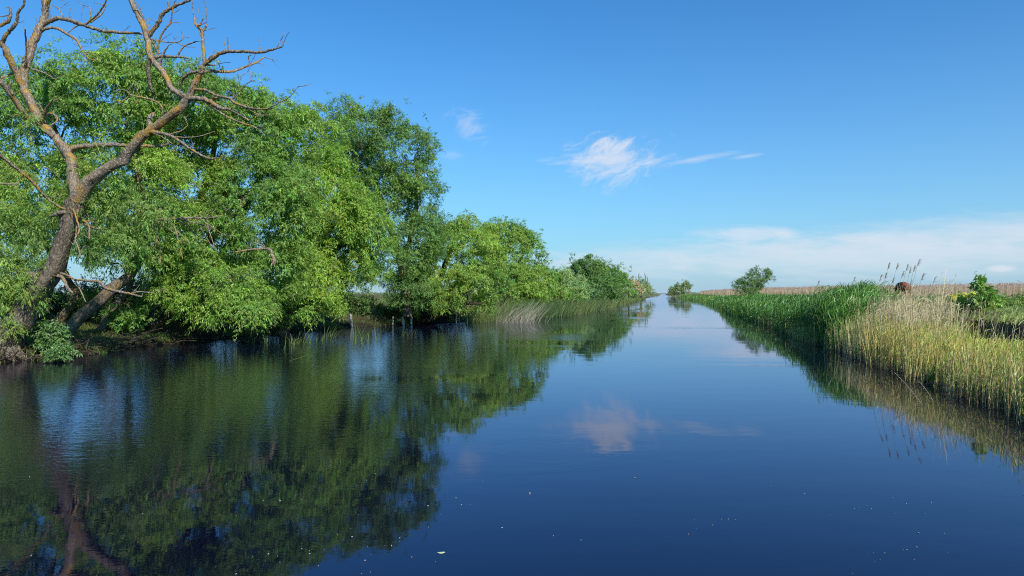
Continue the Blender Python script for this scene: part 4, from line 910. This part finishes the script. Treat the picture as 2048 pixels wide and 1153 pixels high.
# ------------------------------------------------------------------ sapling, brambles, vine on the right bank
def sapling():
    rng = np.random.default_rng(91); D = 25.0
    c = at(1962, 622, D); gz = float(height(c[0], c[1])); root = empty('sapling', (c[0], c[1], gz))
    tag(root, 'young broad-leaved sapling with a straight pale stem on top of the right bank', 'sapling')
    s = D / F
    top = at(1957, 552, D)
    arms = [((1962, 628), (1958, 552)), ((1962, 608), (1990, 585)), ((1962, 600), (1938, 592)), ((1961, 590), (1978, 576)), ((1960, 580), (1945, 572)), ((1962, 612), (1975, 602)), ((1959, 570), (1968, 556)), ((1960, 603), (1995, 595))]
    parts, C, O = [], [], []
    for i, (a, b) in enumerate(arms):
        A = at(*a, D); B = at(*b, D + rng.uniform(-.35, .35) * (i > 0))
        if i == 0: A = np.array([c[0], c[1], gz - .05])
        r = .014 if i == 0 else .007
        parts.append(tube([A, (A + B) / 2 + rng.normal(0, .015, 3), B], [r, r * .7, r * .3], 6, rng, .02))
        n = 24 if i == 0 else 12
        t = rng.uniform(.38 if i == 0 else .3, 1.05, (n, 1)); C.append(A + (B - A) * t); O.append(nrm(rdir(n, rng) + np.array([0, -.2, .3])))
    v, q, cc = merge(parts); mesh_np('stem', v, q, None, plain_mat('sapling stem', (.25, .2, .14), (.4, .34, .27)), root, True)
    C = np.vstack(C); O = np.vstack(O); C = np.repeat(C, 8, 0) + rng.normal(0, .05, (8 * len(C), 3)); O = nrm(np.repeat(O, 8, 0) + rdir(len(C), rng) * .8)
    v, q, cc = strips(C, O * np.array([1, 1, .5]), rng.uniform(.09, .17, len(C)), np.tile([[0, 0, -.45]], (len(C), 1)), rng.uniform(.04, .07, len(C)), vary(np.array([.17, .33, .06]), len(C), .3, .12, rng), 3, False, rng)
    mesh_np('leaves', v, q, cc, M_LEAF, root)
sapling()
GB = 'bushes on top of the right bank'
shrub('bramble_bush', 'yellow-green bush touching the left side of the sapling', 1926, 600, 26.5, .55, .75, 92, (.19, .22, .03), .10, .05, 120, 'bush', GB, .2, .16)
shrub('bramble_bush', 'dark green bramble mound hanging over the bare soil left of the sapling', 1892, 615, 28, .95, .62, 93, (.055, .10, .04), .08, .04, 330, 'bush', GB, .3, .18)
shrub('bramble_bush', 'grey-green bramble under the sapling', 1945, 620, 25.5, .8, .36, 94, (.09, .14, .05), .08, .04, 240, 'bush', GB, .3, .16)
shrub('bramble_bush', 'low dark bramble at the right edge of the bank top', 2040, 600, 27, .9, .32, 95, (.06, .09, .04), .09, .04, 200, 'bush', GB, .2, .18)
shrub('bramble_bush', 'low green bramble behind and right of the sapling', 2005, 603, 26, .8, .3, 96, (.085, .12, .045), .09, .04, 180, 'bush', GB, .2, .18)
shrub('bramble_bush', 'small dark bramble on the broken bank edge, left of the mound', 1858, 625, 29.5, .55, .34, 97, (.05, .085, .035), .08, .035, 110, 'bush', GB, .3, .16)

# ------------------------------------------------------------------ cows
def skin_body(name, verts, edges, radii, mat, parent, sub=2):
    m = bpy.data.meshes.new(name); m.from_pydata([tuple(v) for v in verts], edges, [])
    o = bpy.data.objects.new(name, m); COL.objects.link(o); o.parent = parent
    sk = o.modifiers.new('skin', 'SKIN'); sk.use_smooth_shade = True
    for i, r in enumerate(radii):
        m.skin_vertices[0].data[i].radius = r if isinstance(r, tuple) else (r, r)
    m.skin_vertices[0].data[0].use_root = True
    ss = o.modifiers.new('sub', 'SUBSURF'); ss.levels = sub; ss.render_levels = sub
    m.materials.append(mat)
    return o
def cow(label, px, D, heading, scale, coat, seed, grazing=True):
    x = (px - CX) / F * D; z = float(height(x, D))
    root = empty('cow', (x, D, z)); root.rotation_euler = (0, 0, heading); root.scale = (scale,) * 3
    tag(root, label, 'cow', 'cows in the pasture')
    # nose towards +x, metres
    V = [(-.75, 0, 1.12), (-.40, 0, 1.10), (0, 0, 1.05), (.42, 0, 1.08), (.72, 0, 1.12)]
    R = [(.27, .30), (.34, .34), (.37, .37), (.33, .36), (.22, .28)]
    E = [(0, 1), (1, 2), (2, 3), (3, 4)]
    neck = [(.98, 0, 1.0 if grazing else 1.3), (1.18, 0, .72 if grazing else 1.42), (1.34, 0, .42 if grazing else 1.36), (1.44, 0, .20 if grazing else 1.24)]
    R += [(.16, .2), (.13, .15), (.12, .12), (.075, .08)]
    p = 4
    for i, v in enumerate(neck): V.append(v); E.append((p, len(V) - 1)); p = len(V) - 1
    for s in (-1, 1):
        for sec, pts in ((0, [(-.78, .20 * s, .82), (-.70, .21 * s, .62), (-.86, .20 * s, .44), (-.82, .20 * s, .10), (-.78, .20 * s, .03)]), (3, [(.48, .19 * s, .72), (.50, .19 * s, .42), (.48, .19 * s, .10), (.52, .19 * s, .03)])):
            p = sec; rr = [.15, .10, .065, .05, .06] if sec == 0 else [.11, .07, .048, .06]
            for v, r in zip(pts, rr): V.append(v); R.append(r); E.append((p, len(V) - 1)); p = len(V) - 1
    body = skin_body('body', V, E, R, coat, root)
    rng = np.random.default_rng(seed)
    t = tube([(-.98, 0, 1.28), (-1.07, .02, 1.1), (-1.08, .03, .75), (-1.06, .03, .5)], [.035, .025, .02, .045], 6, rng, .02)
    o = mesh_np('tail', t[0], t[1], None, plain_mat('tail hair', (.30, .2, .12), (.45, .33, .2)), None, True); o.parent = root
    hx, hz = (1.2, .82) if grazing else (1.16, 1.55)
    for s in (-1, 1):
        t = tube([(hx, .08 * s, hz), (hx + .02, .2 * s, hz + .03), (hx, .28 * s, hz - .02)], [.02, .05, .02], 6, rng, .02)
        o = mesh_np('ear', t[0], t[1], None, coat, None, True); o.parent = root
        t = tube([(hx - .03, .06 * s, hz + .05), (hx - .04, .16 * s, hz + .12), (hx, .2 * s, hz + .22)], [.028, .02, .008], 6, rng, .02)
        o = mesh_np('horn', t[0], t[1], None, plain_mat('horn', (.4, .36, .28), (.6, .55, .45)), None, True); o.parent = root
COAT = plain_mat('chestnut coat', (.085, .028, .014), (.27, .09, .035), 3, .7, .2)
COAT2 = plain_mat('dark brown coat', (.05, .025, .014), (.12, .06, .03), 3, .7, .2)
cow('chestnut cow grazing behind the dry reeds, seen from behind', 1806, 66, radians(86), 1.1, COAT, 1)
cow('smaller dark brown cow half hidden by dry reeds, left of the chestnut one', 1766, 96, radians(165), .85, COAT2, 2)

# ------------------------------------------------------------------ small floating things
def fluff():
    rng = np.random.default_rng(4)
    m, nt, out = new_mat('seed fluff')
    d = N(nt, 'ShaderNodeBsdfDiffuse'); d.inputs[0].default_value = (.38, .38, .36, 1); L(nt, d.outputs[0], out.inputs[0])
    v, q, c = [], [], []
    t = tube([(-.011, 0, .002), (0, .003, .004), (.011, 0, .002)], [.003, .006, .003], 6, rng, .2)
    first = None
    drift = [(rng.uniform(150, 1900), rng.uniform(900, 1120), rng.uniform(-.5, .3)) for _ in range(9)]
    for i in range(110):
        px = rng.uniform(40, 2040); py = rng.uniform(860, 1150)
        if rng.random() < .68:
            q_ = drift[rng.integers(9)]; t_ = rng.normal(0, 75); px = q_[0] + t_; py = q_[1] + t_ * q_[2] + rng.normal(0, 9)
        if not (0 < px < 2048 and 800 < py < 1150): continue
        D = H * F / (py - HOR); loc = at(px, py, D); loc[2] = .002
        if loc[0] > xr(D) - .5: continue
        if first is None:
            o = first = mesh_np('seed_fluff', t[0], t[1], None, m, None, True)
        else: o = first.copy(); COL.objects.link(o)
        o.location = loc; o.rotation_euler = (0, 0, rng.uniform(0, 6)); o.scale = (float(np.clip(rng.lognormal(-.75, .4), .2, 1.3)),) * 3
        tag(o, 'tiny white speck of seed fluff floating on the dark water', 'seed fluff', 'specks of seed fluff on the water')
    p = at(883, 1105, H * F / (1105 - HOR)); p[2] = .004
    a = np.linspace(0, 2 * pi, 14, endpoint=False)
    V = np.stack([np.cos(a) * .038, np.sin(a) * .022 * (1 + .2 * np.cos(a)), .002 * np.cos(a * 2)], 1); V = np.vstack([V, [0, 0, .001]])
    Q = np.array([[14, i, (i + 1) % 14, (i + 2) % 14] for i in range(0, 14, 2)])
    V[:, 0] *= 1
    r = radians(10); V = np.stack([V[:, 0] * cos(r) - V[:, 1] * sin(r), V[:, 0] * sin(r) + V[:, 1] * cos(r), V[:, 2]], 1)
    o = mesh_np('floating_leaf', V, Q, None, plain_mat('yellow leaf', (.55, .6, .3), (.7, .72, .45), 30), None, True); o.location = p
    tag(o, 'single pale yellow-green leaf floating on the open dark water', 'leaf')
fluff()

# ------------------------------------------------------------------ sky, sun, camera
SUN_EL, SUN_AZ = radians(37), radians(148)      # azimuth clockwise from +Y (the view direction)
w = bpy.data.worlds.new('World'); S.world = w; w.use_nodes = True
nt = w.node_tree; nt.nodes.clear()
out = N(nt, 'ShaderNodeOutputWorld'); bg = N(nt, 'ShaderNodeBackground'); bg.inputs['Strength'].default_value = 0.15
sky = N(nt, 'ShaderNodeTexSky'); sky.sky_type = 'NISHITA'; sky.sun_disc = False
sky.sun_elevation = SUN_EL; sky.sun_rotation = SUN_AZ; sky.altitude = 0; sky.air_density = 1.0; sky.dust_density = 0.3; sky.ozone_density = 1.6
hs = N(nt, 'ShaderNodeHueSaturation'); hs.inputs['Saturation'].default_value = 1.22; hs.inputs['Value'].default_value = 1.0
L(nt, sky.outputs[0], hs.inputs['Color'])
tc = N(nt, 'ShaderNodeTexCoord'); sep = N(nt, 'ShaderNodeSeparateXYZ'); L(nt, tc.outputs['Generated'], sep.inputs[0])
def M(op, a, b=None, c=None):
    n = N(nt, 'ShaderNodeMath', operation=op)
    for i, v in enumerate((a, b, c)):
        if v is None: continue
        if isinstance(v, (int, float)): n.inputs[i].default_value = v
        else: L(nt, v, n.inputs[i])
    return n.outputs[0]
# direction -> azimuth / elevation in degrees
az = M('MULTIPLY', M('ARCTAN2', sep.outputs['X'], sep.outputs['Y']), 57.2958)
el = M('MULTIPLY', M('ARCSINE', sep.outputs['Z']), 57.2958)
def cv(scale_az, scale_el, skew=0.0):
    c = N(nt, 'ShaderNodeCombineXYZ')
    L(nt, M('MULTIPLY', az, scale_az), c.inputs[0]); L(nt, M('MULTIPLY_ADD', el, scale_el, M('MULTIPLY', az, skew)), c.inputs[1]); return c.outputs[0]
def noi(vec, sc, det=6, ro=.6, di=.0):
    n = N(nt, 'ShaderNodeTexNoise'); n.inputs['Scale'].default_value = sc; n.inputs['Detail'].default_value = det; n.inputs['Roughness'].default_value = ro; n.inputs['Distortion'].default_value = di
    L(nt, vec, n.inputs['Vector']); return n.outputs[0]
def ell(a0, e0, ra, re, skew=0.0):
    """1 at the centre of an ellipse of sky, 0 at its rim"""
    da = M('SUBTRACT', az, a0); de = M('ADD', M('SUBTRACT', el, e0), M('MULTIPLY', da, skew))
    r = M('SQRT', M('ADD', M('POWER', M('ABSOLUTE', M('DIVIDE', da, ra)), 2.0), M('POWER', M('ABSOLUTE', M('DIVIDE', de, re)), 2.0)))
    return M('SUBTRACT', 1.0, r)
def ramp(v, a, b, hi=1.0):
    n = N(nt, 'ShaderNodeMapRange'); n.interpolation_type = 'SMOOTHSTEP'; n.inputs['From Min'].default_value = a; n.inputs['From Max'].default_value = b; n.inputs['To Max'].default_value = hi
    L(nt, v, n.inputs['Value']); return n.outputs[0]
wisp = noi(cv(.5, 1.0, -.35), 0.9, 8, .68, .9); wisp2 = noi(cv(.25, 1.2, .05), 1.1, 7, .62, .4)
def pa(px): return math.degrees(math.atan((px - CX) / F))
def pe(px, py): return math.degrees(math.atan((HOR - py) / math.hypot(F, px - CX)))
clouds = []
def wispy(px, py, rx, ry, sk, gain, nsrc, a=.0, b=.9, hi=.8):
    m = ell(pa(px), pe(px, py), rx * .0385, ry * .0385, sk)
    v = M('ADD', M('MULTIPLY', M('SUBTRACT', nsrc, .5), gain), m)
    k = M('MULTIPLY', ramp(v, a, b, hi), ramp(m, -.55, .15)); clouds.append(k)
wispy(1228, 322, 118, 62, 0.0, 2.9, wisp, .0, 1.15, .66)
wispy(1175, 322, 105, 16, 0.0, 2.0, wisp2, .1, 1.0, .55)
wispy(1385, 320, 95, 9, -.12, 1.6, wisp2, .05, 1.0, .45)
wispy(1230, 285, 55, 26, 0.0, 2.4, wisp, .1, 1.0, .6)
wispy(1490, 314, 50, 6, -.1, 1.8, wisp2, .2, 1.1, .35)
wispy(935, 250, 70, 45, .5, 2.6, wisp, .25, 1.2, .34)
wispy(905, 308, 35, 14, 0, 1.6, wisp2, .2, 1.1, .22)
wispy(1490, 468, 130, 20, 0.0, 1.5, wisp2, .0, .8, .6)
wispy(1900, 478, 480, 46, -.05, 1.3, wisp2, -.15, 1.1, .6)
wispy(1700, 515, 620, 48, 0, 1.2, wisp2, -.2, .8, .5)
wispy(1200, 530, 300, 36, 0, 1.2, wisp2, 0, 1.0, .35)
wispy(2003, 538, 32, 8, 0, 1.2, wisp, .1, .8, .65)
tot = clouds[0]
for k in clouds[1:]: tot = M('SUBTRACT', 1.0, M('MULTIPLY', M('SUBTRACT', 1.0, tot), M('SUBTRACT', 1.0, k)))
tn = N(nt, 'ShaderNodeMix', data_type='RGBA', blend_type='MULTIPLY'); tn.inputs[0].default_value = 1; L(nt, hs.outputs[0], tn.inputs[6]); tn.inputs[7].default_value = (0.25, 0.79, 1.10, 1)
hz = N(nt, 'ShaderNodeMix', data_type='RGBA'); L(nt, M('MULTIPLY', M('EXPONENT', M('MULTIPLY', M('MAXIMUM', el, 0.0), -0.115)), 0.93), hz.inputs[0]); L(nt, tn.outputs[2], hz.inputs[6]); hz.inputs[7].default_value = (2.75, 3.8, 4.9, 1)
mx = N(nt, 'ShaderNodeMix', data_type='RGBA'); L(nt, tot, mx.inputs[0]); L(nt, hz.outputs[2], mx.inputs[6]); mx.inputs[7].default_value = (5.0, 5.3, 5.9, 1)
L(nt, mx.outputs[2], bg.inputs['Color']); L(nt, bg.outputs[0], out.inputs[0])

sl = bpy.data.lights.new('sun', 'SUN'); sl.energy = 5.0; sl.angle = radians(0.53); sl.color = (1.0, 0.95, 0.86)
so = bpy.data.objects.new('sun', sl); COL.objects.link(so)
sd = Vector((sin(SUN_AZ) * cos(SUN_EL), cos(SUN_AZ) * cos(SUN_EL), sin(SUN_EL)))
so.rotation_euler = sd.to_track_quat('Z', 'Y').to_euler(); so.location = sd * 50

cam = bpy.data.cameras.new('camera'); co = bpy.data.objects.new('camera', cam); COL.objects.link(co)
cam.sensor_width = 36; cam.lens = 36 * F / 2048; cam.clip_start = 0.05; cam.clip_end = 20000
co.location = (0, 0, H); co.rotation_euler = (radians(90) + math.atan((HOR - 576.5) / F), 0, 0)
S.camera = co
S.view_settings.view_transform = 'Standard'; S.view_settings.look = 'None'; S.view_settings.exposure = 0; S.view_settings.gamma = 1
S.render.engine = 'CYCLES'
S.cycles.max_bounces = 6; S.cycles.diffuse_bounces = 3; S.cycles.glossy_bounces = 3; S.cycles.transmission_bounces = 4; S.cycles.transparent_max_bounces = 4
S.cycles.caustics_reflective = False; S.cycles.caustics_refractive = False
S.cycles.use_denoising = False
S.cycles.denoiser = 'OPENIMAGEDENOISE'; S.cycles.denoising_input_passes = 'RGB_ALBEDO_NORMAL'; S.cycles.denoising_prefilter = 'ACCURATE'
S.cycles.pixel_filter_type = 'BLACKMAN_HARRIS'; S.cycles.filter_width = 1.1
